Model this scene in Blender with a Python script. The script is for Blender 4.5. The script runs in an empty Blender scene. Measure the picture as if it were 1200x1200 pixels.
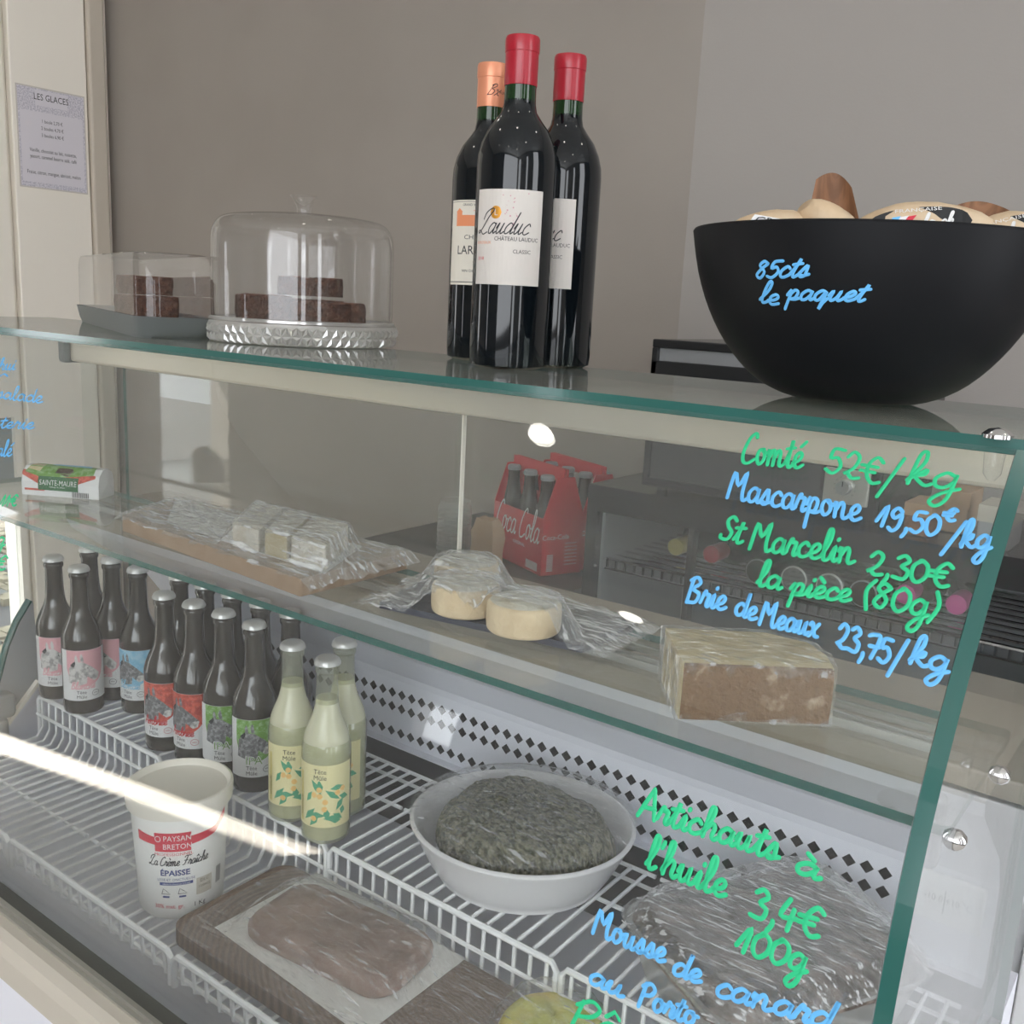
import bpy, math, random
from mathutils import Vector, Matrix
random.seed(7)
S = bpy.context.scene
COL = S.collection
PI = math.pi
E0 = 1.35                       # eye height above the floor

# ------------------------------------------------------------------ camera
RW = Matrix(((0.79914305, -0.16333335, 0.57852624), (0.59906058, 0.13638518, -0.78900285), (0.04996808, 0.97709841, 0.20683784)))
FPX = 1157.26
cam_d = bpy.data.cameras.new('camera')
cam_d.sensor_fit = 'HORIZONTAL'; cam_d.sensor_width = 36; cam_d.lens = 36 * FPX / 1200
cam_d.clip_start = .02
cam = bpy.data.objects.new('camera', cam_d); COL.objects.link(cam)
cam.matrix_world = Matrix.Translation((0, 0, E0)) @ RW.to_4x4()
S.camera = cam

# ------------------------------------------------------------------ light, exposure
w = bpy.data.worlds.new('sky'); S.world = w; w.use_nodes = True
bg = w.node_tree.nodes['Background']
bg.inputs[0].default_value = (.93, .96, 1, 1); bg.inputs[1].default_value = 3.2
S.view_settings.view_transform = 'Standard'; S.view_settings.look = 'None'
S.view_settings.gamma = 1; S.view_settings.use_curve_mapping = False
S.view_settings.exposure = 0.80
S.cycles.transparent_max_bounces = 40; S.cycles.max_bounces = 8
S.cycles.use_denoising = True
S.cycles.sample_clamp_indirect = 6
sd = bpy.data.lights.new('sun', 'SUN'); sd.energy = 55; sd.angle = .004; sd.color = (1, .95, .86)
sun = bpy.data.objects.new('sun', sd); COL.objects.link(sun)
SUN_DIR = Vector((0.93, -0.38, -1.19))            # direction the light travels
sun.rotation_euler = SUN_DIR.to_track_quat('-Z', 'Y').to_euler()

# ------------------------------------------------------------------ pixel helpers (used once to measure points on real planes)
def ray(px, py):
    return RW @ Vector((px - 600, -(py - 600), -FPX))
def at(px, py, axis, val):
    d = ray(px, py); o = Vector((0, 0, E0)); t = (val - o[axis]) / d[axis]
    return o + d * t
Z = lambda z: z + E0

# ------------------------------------------------------------------ materials
M = {}
def principled(name, color, rough=.5, metal=0, spec=.5, noise=None, bump=None, trans=0, coat=0):
    m = bpy.data.materials.new(name); m.use_nodes = True; nt = m.node_tree; b = nt.nodes['Principled BSDF']
    b.inputs['Base Color'].default_value = (*color, 1); b.inputs['Roughness'].default_value = rough
    b.inputs['Metallic'].default_value = metal; b.inputs['Specular IOR Level'].default_value = spec
    if coat: b.inputs['Coat Weight'].default_value = coat; b.inputs['Coat Roughness'].default_value = .05
    if noise or bump:
        tc = nt.nodes.new('ShaderNodeTexCoord'); mp = nt.nodes.new('ShaderNodeMapping')
        nt.links.new(tc.outputs['Object'], mp.inputs[0])
    if noise:
        c2, sc, lo, hi = noise[:4]
        if len(noise) > 4: mp.inputs['Scale'].default_value = noise[4]
        n = nt.nodes.new('ShaderNodeTexNoise'); n.inputs['Scale'].default_value = sc; n.inputs['Detail'].default_value = 5
        nt.links.new(mp.outputs[0], n.inputs['Vector'])
        mr = nt.nodes.new('ShaderNodeMapRange'); mr.inputs['From Min'].default_value = lo; mr.inputs['From Max'].default_value = hi
        nt.links.new(n.outputs['Fac'], mr.inputs['Value'])
        mx = nt.nodes.new('ShaderNodeMix'); mx.data_type = 'RGBA'
        mx.inputs['A'].default_value = (*color, 1); mx.inputs['B'].default_value = (*c2, 1)
        nt.links.new(mr.outputs[0], mx.inputs['Factor']); nt.links.new(mx.outputs['Result'], b.inputs['Base Color'])
    if bump:
        n2 = nt.nodes.new('ShaderNodeTexNoise'); n2.inputs['Scale'].default_value = bump[0]; n2.inputs['Detail'].default_value = 6
        nt.links.new(mp.outputs[0], n2.inputs['Vector'])
        bp = nt.nodes.new('ShaderNodeBump'); bp.inputs['Strength'].default_value = bump[1]; bp.inputs['Distance'].default_value = bump[2]
        nt.links.new(n2.outputs['Fac'], bp.inputs['Height']); nt.links.new(bp.outputs[0], b.inputs['Normal'])
    M[name] = m; return m

def glassy(name, tint=(1, 1, 1), f0=.04, dust=.0, dustcol=(.9, .9, .88), gain=1., bump=None, rough=0., base=0., streak=None):
    """thin clear sheet: transparent + mirror by Schlick's law, plus a little scattering dust or haze"""
    m = bpy.data.materials.new(name); m.use_nodes = True; nt = m.node_tree; N = nt.nodes; L = nt.links
    for n in list(N): N.remove(n)
    out = N.new('ShaderNodeOutputMaterial')
    geo = N.new('ShaderNodeNewGeometry'); dot = N.new('ShaderNodeVectorMath'); dot.operation = 'DOT_PRODUCT'
    L.new(geo.outputs['Normal'], dot.inputs[0]); L.new(geo.outputs['Incoming'], dot.inputs[1])
    def mt(op, a, b=None):
        n = N.new('ShaderNodeMath'); n.operation = op
        for i, v in enumerate((a, b)):
            if v is None: continue
            if isinstance(v, (int, float)): n.inputs[i].default_value = v
            else: L.new(v, n.inputs[i])
        return n.outputs[0]
    a = mt('ABSOLUTE', dot.outputs['Value']); p = mt('POWER', mt('SUBTRACT', 1, a), 5)
    f = mt('ADD', mt('MULTIPLY', p, (1 - f0) * gain), f0 + base)
    f = mt('MINIMUM', f, .98)
    tr = N.new('ShaderNodeBsdfTransparent'); tr.inputs[0].default_value = (*tint, 1)
    gl = N.new('ShaderNodeBsdfGlossy'); gl.inputs['Roughness'].default_value = rough
    if bump:
        tc = N.new('ShaderNodeTexCoord'); mp = N.new('ShaderNodeMapping'); mp.inputs['Scale'].default_value = bump[3]
        L.new(tc.outputs['Object'], mp.inputs[0])
        n2 = N.new('ShaderNodeTexNoise'); n2.inputs['Scale'].default_value = bump[0]; n2.inputs['Detail'].default_value = 4
        n2.inputs['Distortion'].default_value = .8
        L.new(mp.outputs[0], n2.inputs['Vector'])
        bp = N.new('ShaderNodeBump'); bp.inputs['Strength'].default_value = bump[1]; bp.inputs['Distance'].default_value = bump[2]
        L.new(n2.outputs['Fac'], bp.inputs['Height']); L.new(bp.outputs[0], gl.inputs['Normal'])
    mix = N.new('ShaderNodeMixShader'); L.new(f, mix.inputs[0]); L.new(tr.outputs[0], mix.inputs[1]); L.new(gl.outputs[0], mix.inputs[2])
    last = mix.outputs[0]
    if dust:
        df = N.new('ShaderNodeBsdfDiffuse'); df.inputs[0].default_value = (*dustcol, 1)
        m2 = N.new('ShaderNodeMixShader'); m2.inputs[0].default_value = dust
        if streak:                       # crease glints painted as white diffuse streaks
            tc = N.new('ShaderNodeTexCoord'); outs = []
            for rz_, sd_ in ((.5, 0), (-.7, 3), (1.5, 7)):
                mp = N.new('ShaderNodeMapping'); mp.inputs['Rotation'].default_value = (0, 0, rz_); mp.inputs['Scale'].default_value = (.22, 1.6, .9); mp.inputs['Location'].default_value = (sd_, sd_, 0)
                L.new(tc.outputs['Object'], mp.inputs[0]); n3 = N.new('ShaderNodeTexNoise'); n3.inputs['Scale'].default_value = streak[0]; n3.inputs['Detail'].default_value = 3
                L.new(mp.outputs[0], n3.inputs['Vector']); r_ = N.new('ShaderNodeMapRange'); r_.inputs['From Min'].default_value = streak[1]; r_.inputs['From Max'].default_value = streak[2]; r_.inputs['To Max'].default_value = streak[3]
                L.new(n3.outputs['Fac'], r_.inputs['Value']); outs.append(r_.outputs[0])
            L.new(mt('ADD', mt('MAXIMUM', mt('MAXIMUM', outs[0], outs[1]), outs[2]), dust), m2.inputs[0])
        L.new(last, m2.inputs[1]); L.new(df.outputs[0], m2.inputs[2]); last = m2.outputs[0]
    L.new(last, out.inputs[0]); M[name] = m; return m

def emit(name, color, s):
    m = bpy.data.materials.new(name); m.use_nodes = True; nt = m.node_tree
    for n in list(nt.nodes): nt.nodes.remove(n)
    o = nt.nodes.new('ShaderNodeOutputMaterial'); e = nt.nodes.new('ShaderNodeEmission')
    e.inputs[0].default_value = (*color, 1); e.inputs[1].default_value = s; nt.links.new(e.outputs[0], o.inputs[0]); M[name] = m

principled('wall', (.325, .292, .262), .8, noise=((.31, .277, .248), 3, .4, .6), bump=(160, .15, .002))
principled('wall_pale', (.335, .310, .288), .8, bump=(160, .15, .002))
principled('cream', (.90, .85, .76), .45)
principled('cream_dark', (.56, .50, .42), .5)
principled('slate_blind', (.30, .33, .33), .6)
principled('ceil', (.8, .79, .76), .8)
principled('floor', (.52, .49, .45), .45, noise=((.44, .41, .37), 6, .35, .65))
principled('white', (.82, .83, .84), .35)
principled('panelwhite', (.78, .79, .86), .4)
principled('whitewire', (.86, .87, .88), .28)
principled('steel', (.72, .66, .54), .32, .35, noise=((.60, .56, .48), 2.5, .42, .6, (1, 4, 4)))
principled('steelgrey', (.62, .60, .55), .35, .7)
principled('rail', (.55, .54, .50), .3, .8)
principled('seal', (.10, .10, .09), .5)
principled('chrome', (.75, .75, .75), .12, 1)
principled('greycap', (.22, .23, .23), .4)
principled('edge', (.025, .115, .10), .15, coat=.3)
principled('edge_light', (.16, .36, .30), .2, coat=.5)
principled('gap', (.02, .02, .02), .8)
principled('black', (.012, .013, .015), .45)
principled('blacksatin', (.0045, .005, .0065), .5, spec=.22)
principled('blackglossy', (.02, .02, .022), .15)
principled('darkgrey', (.06, .06, .065), .5)
principled('midgrey', (.30, .31, .32), .4)
principled('wineglass', (.004, .006, .008), .06)
principled('wineneck', (.012, .035, .012), .06)
principled('redcap', (.36, .008, .022), .35, coat=.2)
principled('coppercap', (.75, .30, .17), .35, .3)
principled('paper', (.62, .58, .54), .6, noise=((.66, .58, .55), 25, .55, .75))
principled('papercream', (.74, .69, .60), .6)
principled('ink', (.02, .02, .025), .6)
principled('inkred', (.55, .03, .04), .6)
principled('inkorange', (.78, .28, .13), .5)
principled('inkblue', (.04, .06, .22), .6)
principled('gold', (.80, .38, .06), .3, .6)
principled('markerblue', (.13, .47, .86), .5)
principled('markergreen', (.02, .55, .24), .5)
principled('brownglass', (.045, .040, .034), .03, coat=.6)
principled('brownliquid', (.02, .015, .012), .1)
principled('crowncap', (.62, .62, .60), .3, .4)
principled('labelwhite', (.80, .80, .80), .5)
principled('labelpink', (.80, .42, .46), .5)
principled('labelred', (.70, .13, .09), .5, noise=((.45, .07, .05), 160, .45, .6))
principled('labelgreen', (.16, .34, .06), .5, noise=((.30, .48, .22), 140, .45, .6))
principled('labelblue', (.25, .55, .75), .5, noise=((.4, .65, .8), 90, .45, .6))
principled('mulegrey', (.16, .16, .17), .6, noise=((.35, .35, .36), 220, .45, .65))
principled('mulewhite', (.7, .68, .66), .6, noise=((.35, .34, .33), 120, .45, .6))
principled('labellemon', (.80, .74, .42), .5)
principled('leafgreen', (.10, .38, .22), .5)
principled('lemonorange', (.85, .55, .20), .5)
principled('lemonliquid', (.66, .65, .47), .15)
principled('tubwhite', (.84, .83, .80), .3)
principled('tubred', (.62, .03, .06), .4)
principled('tublid', (.76, .72, .64), .3)
principled('beige', (.52, .48, .41), .5)
principled('brownie', (.10, .042, .024), .9, noise=((.055, .022, .012), 120, .4, .6), bump=(220, 1., .006))
principled('browniecrust', (.20, .085, .05), .8, noise=((.10, .04, .025), 150, .4, .6), bump=(260, 1., .004))
principled('cakeboard', (.50, .24, .10), .6)
principled('traygrey', (.16, .17, .17), .45)
principled('packet', (.58, .42, .26), .6, noise=((.66, .52, .36), 20, .4, .6), bump=(60, .6, .004))
principled('packetbrown', (.26, .12, .055), .6, noise=((.16, .07, .03), 30, .4, .6, (1, 12, 1)))
principled('boardlight', (.37, .26, .18), .6, noise=((.30, .20, .13), 18, .35, .65, (1.5, 10, 1.5)))
principled('boardpaper', (.80, .79, .76), .6)
principled('slatetray', (.045, .05, .075), .35, bump=(60, .5, .003))
principled('cheeserind', (.82, .78, .68), .7, noise=((.70, .62, .48), 60, .45, .65), bump=(140, .8, .004))
principled('cheeseside', (.74, .60, .40), .6, noise=((.62, .48, .30), 40, .4, .65), bump=(120, .6, .003))
principled('cheesepaste', (.68, .60, .38), .5, noise=((.60, .50, .28), 20, .45, .6), bump=(60, .3, .002))
principled('comtetop', (.74, .62, .36), .45, noise=((.66, .53, .28), 18, .4, .6))
principled('comterind', (.19, .11, .055), .8, noise=((.42, .32, .22), 60, .55, .68), bump=(160, 1., .005))
principled('artichoke', (.09, .095, .035), .6, noise=((.36, .34, .21), 130, .42, .58, (1, 1.8, 1)), bump=(140, 1., .03))
principled('terrine', (.06, .035, .025), .6, noise=((.26, .20, .165), 22, .45, .62, (1, 3, 1)), bump=(60, .8, .006))
principled('mousse', (.30, .19, .15), .55, noise=((.20, .12, .09), 22, .4, .62), bump=(50, .5, .004))
principled('yellow', (.72, .55, .06), .5, noise=((.60, .60, .12), 25, .4, .6))
principled('cokered', (.62, .02, .03), .4)
principled('cokeglass', (.03, .018, .012), .08)
principled('kraft', (.42, .28, .18), .8)
principled('dishwhite', (.76, .75, .76), .22, coat=.3)
principled('pink', (.75, .12, .40), .4)
principled('winebottle', (.03, .035, .02), .12)
principled('foilyellow', (.7, .6, .2), .35, .2)
principled('knob', (.5, .51, .52), .3, .8)
principled('counterdark', (.045, .043, .042), .4)
principled('tracks', (.85, .85, .85), .2, .6)
principled('sill', (.33, .29, .24), .35)
principled('stonewarm', (.13, .115, .08), .8, noise=((.22, .20, .14), 12, .4, .6))
principled('stonegrey', (.085, .095, .095), .8, noise=((.15, .16, .16), 9, .4, .6))
principled('asphalt', (.05, .052, .058), .8)
principled('woodframe', (.25, .15, .08), .5)
# cutting-board wood with growth rings
def ringwood():
    m = principled('walnut', (.20, .12, .075), .55); nt = m.node_tree; N = nt.nodes; L = nt.links; b = N['Principled BSDF']
    tc = N.new('ShaderNodeTexCoord'); mp = N.new('ShaderNodeMapping'); mp.inputs['Location'].default_value = (.333, -.74, 0); mp.inputs['Scale'].default_value = (.6, 1.1, .6)
    wv = N.new('ShaderNodeTexWave'); wv.wave_type = 'RINGS'; wv.rings_direction = 'Z'; wv.inputs['Scale'].default_value = 60
    wv.inputs['Distortion'].default_value = 2.2; wv.inputs['Detail'].default_value = 3; wv.inputs['Detail Scale'].default_value = .6
    cr = N.new('ShaderNodeValToRGB'); cr.color_ramp.elements[0].color = (.115, .07, .045, 1); cr.color_ramp.elements[1].color = (.19, .12, .078, 1)
    L.new(tc.outputs['Object'], mp.inputs[0]); L.new(mp.outputs[0], wv.inputs['Vector']); L.new(wv.outputs['Fac'], cr.inputs[0]); L.new(cr.outputs[0], b.inputs['Base Color'])
ringwood()
glassy('glass', (.975, .985, .98), .04, dust=.006)
glassy('frontglass', (.975, .985, .98), .045, dust=.016)
glassy('shelfglass', (.97, .985, .975), .045, dust=.008)
glassy('topglass', (.90, .94, .91), .05, dust=.09, dustcol=(.72, .74, .70), base=.03)
glassy('domeglass', (.985, .985, .985), .045, dust=.012, base=.0, gain=1.0)
glassy('crystal', (.80, .80, .78), .10, dust=.25, dustcol=(.85, .84, .80), rough=.12, base=.25)
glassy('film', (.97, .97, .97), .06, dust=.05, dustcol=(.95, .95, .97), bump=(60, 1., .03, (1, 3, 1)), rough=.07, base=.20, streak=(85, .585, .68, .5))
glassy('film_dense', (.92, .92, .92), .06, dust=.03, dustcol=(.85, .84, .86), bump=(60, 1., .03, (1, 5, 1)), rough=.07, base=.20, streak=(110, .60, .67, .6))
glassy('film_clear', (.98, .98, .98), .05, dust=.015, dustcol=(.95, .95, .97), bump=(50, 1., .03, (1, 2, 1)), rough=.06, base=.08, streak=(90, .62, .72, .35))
glassy('clearbottle', (.86, .87, .78), .06, dust=.10, dustcol=(.8, .82, .7), base=.03)
glassy('jarglass', (.8, .8, .78), .06, dust=.15)
glassy('cartonwindow', (.8, .8, .8), .05, dust=.1)
emit('lamp', (1, .95, .86), 14)
emit('indicator', (1, .1, .05), .6)

# ------------------------------------------------------------------ object helpers
XF = {}                                    # object -> transform of its top-level thing
def tag(o, label=None, cat=None, group=None, kind=None):
    if label: o['label'] = label
    if cat: o['category'] = cat
    if group: o['group'] = group
    if kind: o['kind'] = kind
    return o
def thing(name, label, cat, loc=(0, 0, 0), rz=0, group=None):
    o = bpy.data.objects.new(name, None); COL.objects.link(o); o.empty_display_size = .05
    o.location = loc; o.rotation_euler = (0, 0, rz)
    XF[o.name] = Matrix.Translation(loc) @ Matrix.Rotation(rz, 4, 'Z')
    return tag(o, label, cat, group)
def obj(name, me, parent=None, world=False, mat=None, loc=None, smooth=None):
    o = bpy.data.objects.new(name, me); COL.objects.link(o)
    if parent:
        o.parent = parent; XF[o.name] = XF.get(parent.name, Matrix())
        if world: me.transform(XF[parent.name].inverted())
    else: XF[o.name] = Matrix()
    return o
def mesh(name, V, F, mat, parent=None, world=True, smooth=False, fm=None):
    me = bpy.data.meshes.new(name); me.from_pydata([tuple(v) for v in V], [], F); me.validate(); me.update()
    mats = mat if isinstance(mat, (list, tuple)) else [mat]
    for k in mats: me.materials.append(M[k])
    if fm and len(fm) == len(me.polygons): me.polygons.foreach_set('material_index', fm)
    if smooth:
        me.polygons.foreach_set('use_smooth', [True] * len(me.polygons))
        me.set_sharp_from_angle(angle=math.radians(40))
    return obj(name, me, parent, world)
class MB:
    def __init__(s): s.V = []; s.F = []; s.m = []
    def add(s, V, F, mi=0):
        n = len(s.V); s.V += [tuple(v) for v in V]; s.F += [tuple(i + n for i in f) for f in F]; s.m += [mi] * len(F); return s
    def box(s, x0, x1, y0, y1, z0, z1, mi=0, T=None):
        V = [Vector((x, y, z)) for x in (x0, x1) for y in (y0, y1) for z in (z0, z1)]
        if T: V = [T @ v for v in V]
        return s.add(V, [(0, 1, 3, 2), (4, 6, 7, 5), (0, 4, 5, 1), (2, 3, 7, 6), (0, 2, 6, 4), (1, 5, 7, 3)], mi)
    def tube(s, P, r, n=8, mi=0, cap=True, closed=False):
        P = [Vector(p) for p in P]; rings = []; up = None; k = len(P)
        for i, p in enumerate(P):
            a = P[(i - 1) % k] if (i or closed) else p; b = P[(i + 1) % k] if (i < k - 1 or closed) else p
            t = (b - a).normalized()
            if up is None: up = Vector((0, 0, 1)) if abs(t.z) < .9 else Vector((1, 0, 0))
            u = (up - t * up.dot(t)).normalized(); v = t.cross(u); up = u
            rr = r[i] if isinstance(r, (list, tuple)) else r
            rings.append([p + (u * math.cos(j * 2 * PI / n) + v * math.sin(j * 2 * PI / n)) * rr for j in range(n)])
        V = [v for rg in rings for v in rg]; F = []
        for i in range(k if closed else k - 1):
            for j in range(n): F.append((i * n + j, i * n + (j + 1) % n, ((i + 1) % k) * n + (j + 1) % n, ((i + 1) % k) * n + j))
        if cap and not closed: F += [tuple(range(n))[::-1], tuple((k - 1) * n + j for j in range(n))]
        return s.add(V, F, mi)
    def lathe(s, prof, n=40, c=(0, 0), mi=0, z=0, ex=1., ey=1., rot=0, closed=False, arc=None):
        a0, a1 = arc if arc else (0, 2 * PI); full = arc is None
        m = n if full else n + 1; V = []; F = []
        for r, h in prof:
            for j in range(m):
                a = a0 + (a1 - a0) * j / n; x, y = r * math.cos(a) * ex, r * math.sin(a) * ey
                V.append((c[0] + x * math.cos(rot) - y * math.sin(rot), c[1] + x * math.sin(rot) + y * math.cos(rot), z + h))
        for i in range(len(prof) - 1):
            for j in range(n):
                F.append((i * m + j, i * m + (j + 1) % m, (i + 1) * m + (j + 1) % m, (i + 1) * m + j))
        return s.add(V, F, mi)
    def prism(s, poly, z0, z1, mi=0, mi_side=None):
        n = len(poly); V = [(p[0], p[1], z0) for p in poly] + [(p[0], p[1], z1) for p in poly]
        s.add(V, [tuple(range(n))[::-1], tuple(range(n, 2 * n))], mi)
        return s.add(V, [(i, (i + 1) % n, n + (i + 1) % n, n + i) for i in range(n)], mi if mi_side is None else mi_side)
    def ext(s, prof, x0, x1, mi=0, cap=True):          # closed (y,z) profile swept along x
        n = len(prof); V = [(x0, y, z) for y, z in prof] + [(x1, y, z) for y, z in prof]
        F = [(i, (i + 1) % n, n + (i + 1) % n, n + i) for i in range(n)]
        if cap: F += [tuple(range(n))[::-1], tuple(range(n, 2 * n))]
        return s.add(V, F, mi)
    def make(s, name, mat, parent=None, world=True, smooth=False):
        return mesh(name, s.V, s.F, mat, parent, world, smooth, s.m)
def bevel(o, w_, seg=2):
    b = o.modifiers.new('bevel', 'BEVEL'); b.width = w_; b.segments = seg; b.limit_method = 'ANGLE'; b.angle_limit = .6; return o
def struct(o): o['kind'] = 'structure'; return o
def copy_tree(o, parent=None):
    c = o.copy(); COL.objects.link(c); c.parent = parent
    for ch in list(o.children): copy_tree(ch, c)
    return c
def rrect(x0, x1, y0, y1, r, n=6, c=(0, 0), rot=0):
    P = []
    for cx, cy, a in ((x1 - r, y1 - r, 0), (x0 + r, y1 - r, 90), (x0 + r, y0 + r, 180), (x1 - r, y0 + r, 270)):
        for k in range(n + 1):
            t = math.radians(a + 90 * k / n); P.append((cx + r * math.cos(t), cy + r * math.sin(t)))
    return [(c[0] + x * math.cos(rot) - y * math.sin(rot), c[1] + x * math.sin(rot) + y * math.cos(rot)) for x, y in P]

# printed lettering with the built-in face
def text_pts(s, size, align='CENTER', bold=0.):
    cu = bpy.data.curves.new('t', 'FONT'); cu.body = s; cu.size = size; cu.align_x = align; cu.resolution_u = 2; cu.offset = bold * size
    o = bpy.data.objects.new('t', cu); COL.objects.link(o)
    dg = bpy.context.evaluated_depsgraph_get(); me = bpy.data.meshes.new_from_object(o.evaluated_get(dg))
    V = [tuple(v.co) for v in me.vertices]; F = [tuple(p.vertices) for p in me.polygons]
    bpy.data.objects.remove(o); bpy.data.curves.remove(cu); bpy.data.meshes.remove(me)
    return V, F
def add_text(mb, s, size, f, mi=0, align='CENTER', bold=0., sx=1., dx=0, dy=0):
    """f maps flat (u, v) to the surface"""
    V, F = text_pts(s, size, align, bold)
    mb.add([f(x * sx + dx, y + dy) for x, y, _ in V], F, mi)
def cyl(R, th0, z0, slope=0., c=(0, 0)):
    return lambda u, v: (c[0] + (R + slope * v) * math.cos(th0 + u / R), c[1] + (R + slope * v) * math.sin(th0 + u / R), z0 + v)
def fill(mb, poly, f, mi=0, step=.004):
    """scan-fill a flat polygon (u,v) in columns so it can follow a curved surface"""
    us = [p[0] for p in poly]; a, b = min(us), max(us); n = max(2, int((b - a) / step)); k = len(poly)
    def cuts(u):
        r = []
        for i in range(k):
            p, q = poly[i], poly[(i + 1) % k]
            if (p[0] - u) * (q[0] - u) < 0: r.append(p[1] + (q[1] - p[1]) * (u - p[0]) / (q[0] - p[0]))
        return sorted(r)
    e = (b - a) * 1e-4
    for i in range(n):
        u0 = a + (b - a) * i / n; u1 = a + (b - a) * (i + 1) / n; c0 = cuts(u0 + e); c1 = cuts(u1 - e)
        if len(c0) != len(c1): c0 = c1 = cuts((u0 + u1) / 2 + e)
        for j in range(0, len(c0) - 1, 2):
            mb.add([f(u0, c0[j]), f(u1, c1[j]), f(u1, c1[j + 1]), f(u0, c0[j + 1])], [(0, 1, 2, 3)], mi)
def circ(cx, cy, r, n=16, ry=None): return [(cx + r * math.cos(2 * PI * i / n), cy + (ry or r) * math.sin(2 * PI * i / n)) for i in range(n)]

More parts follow.
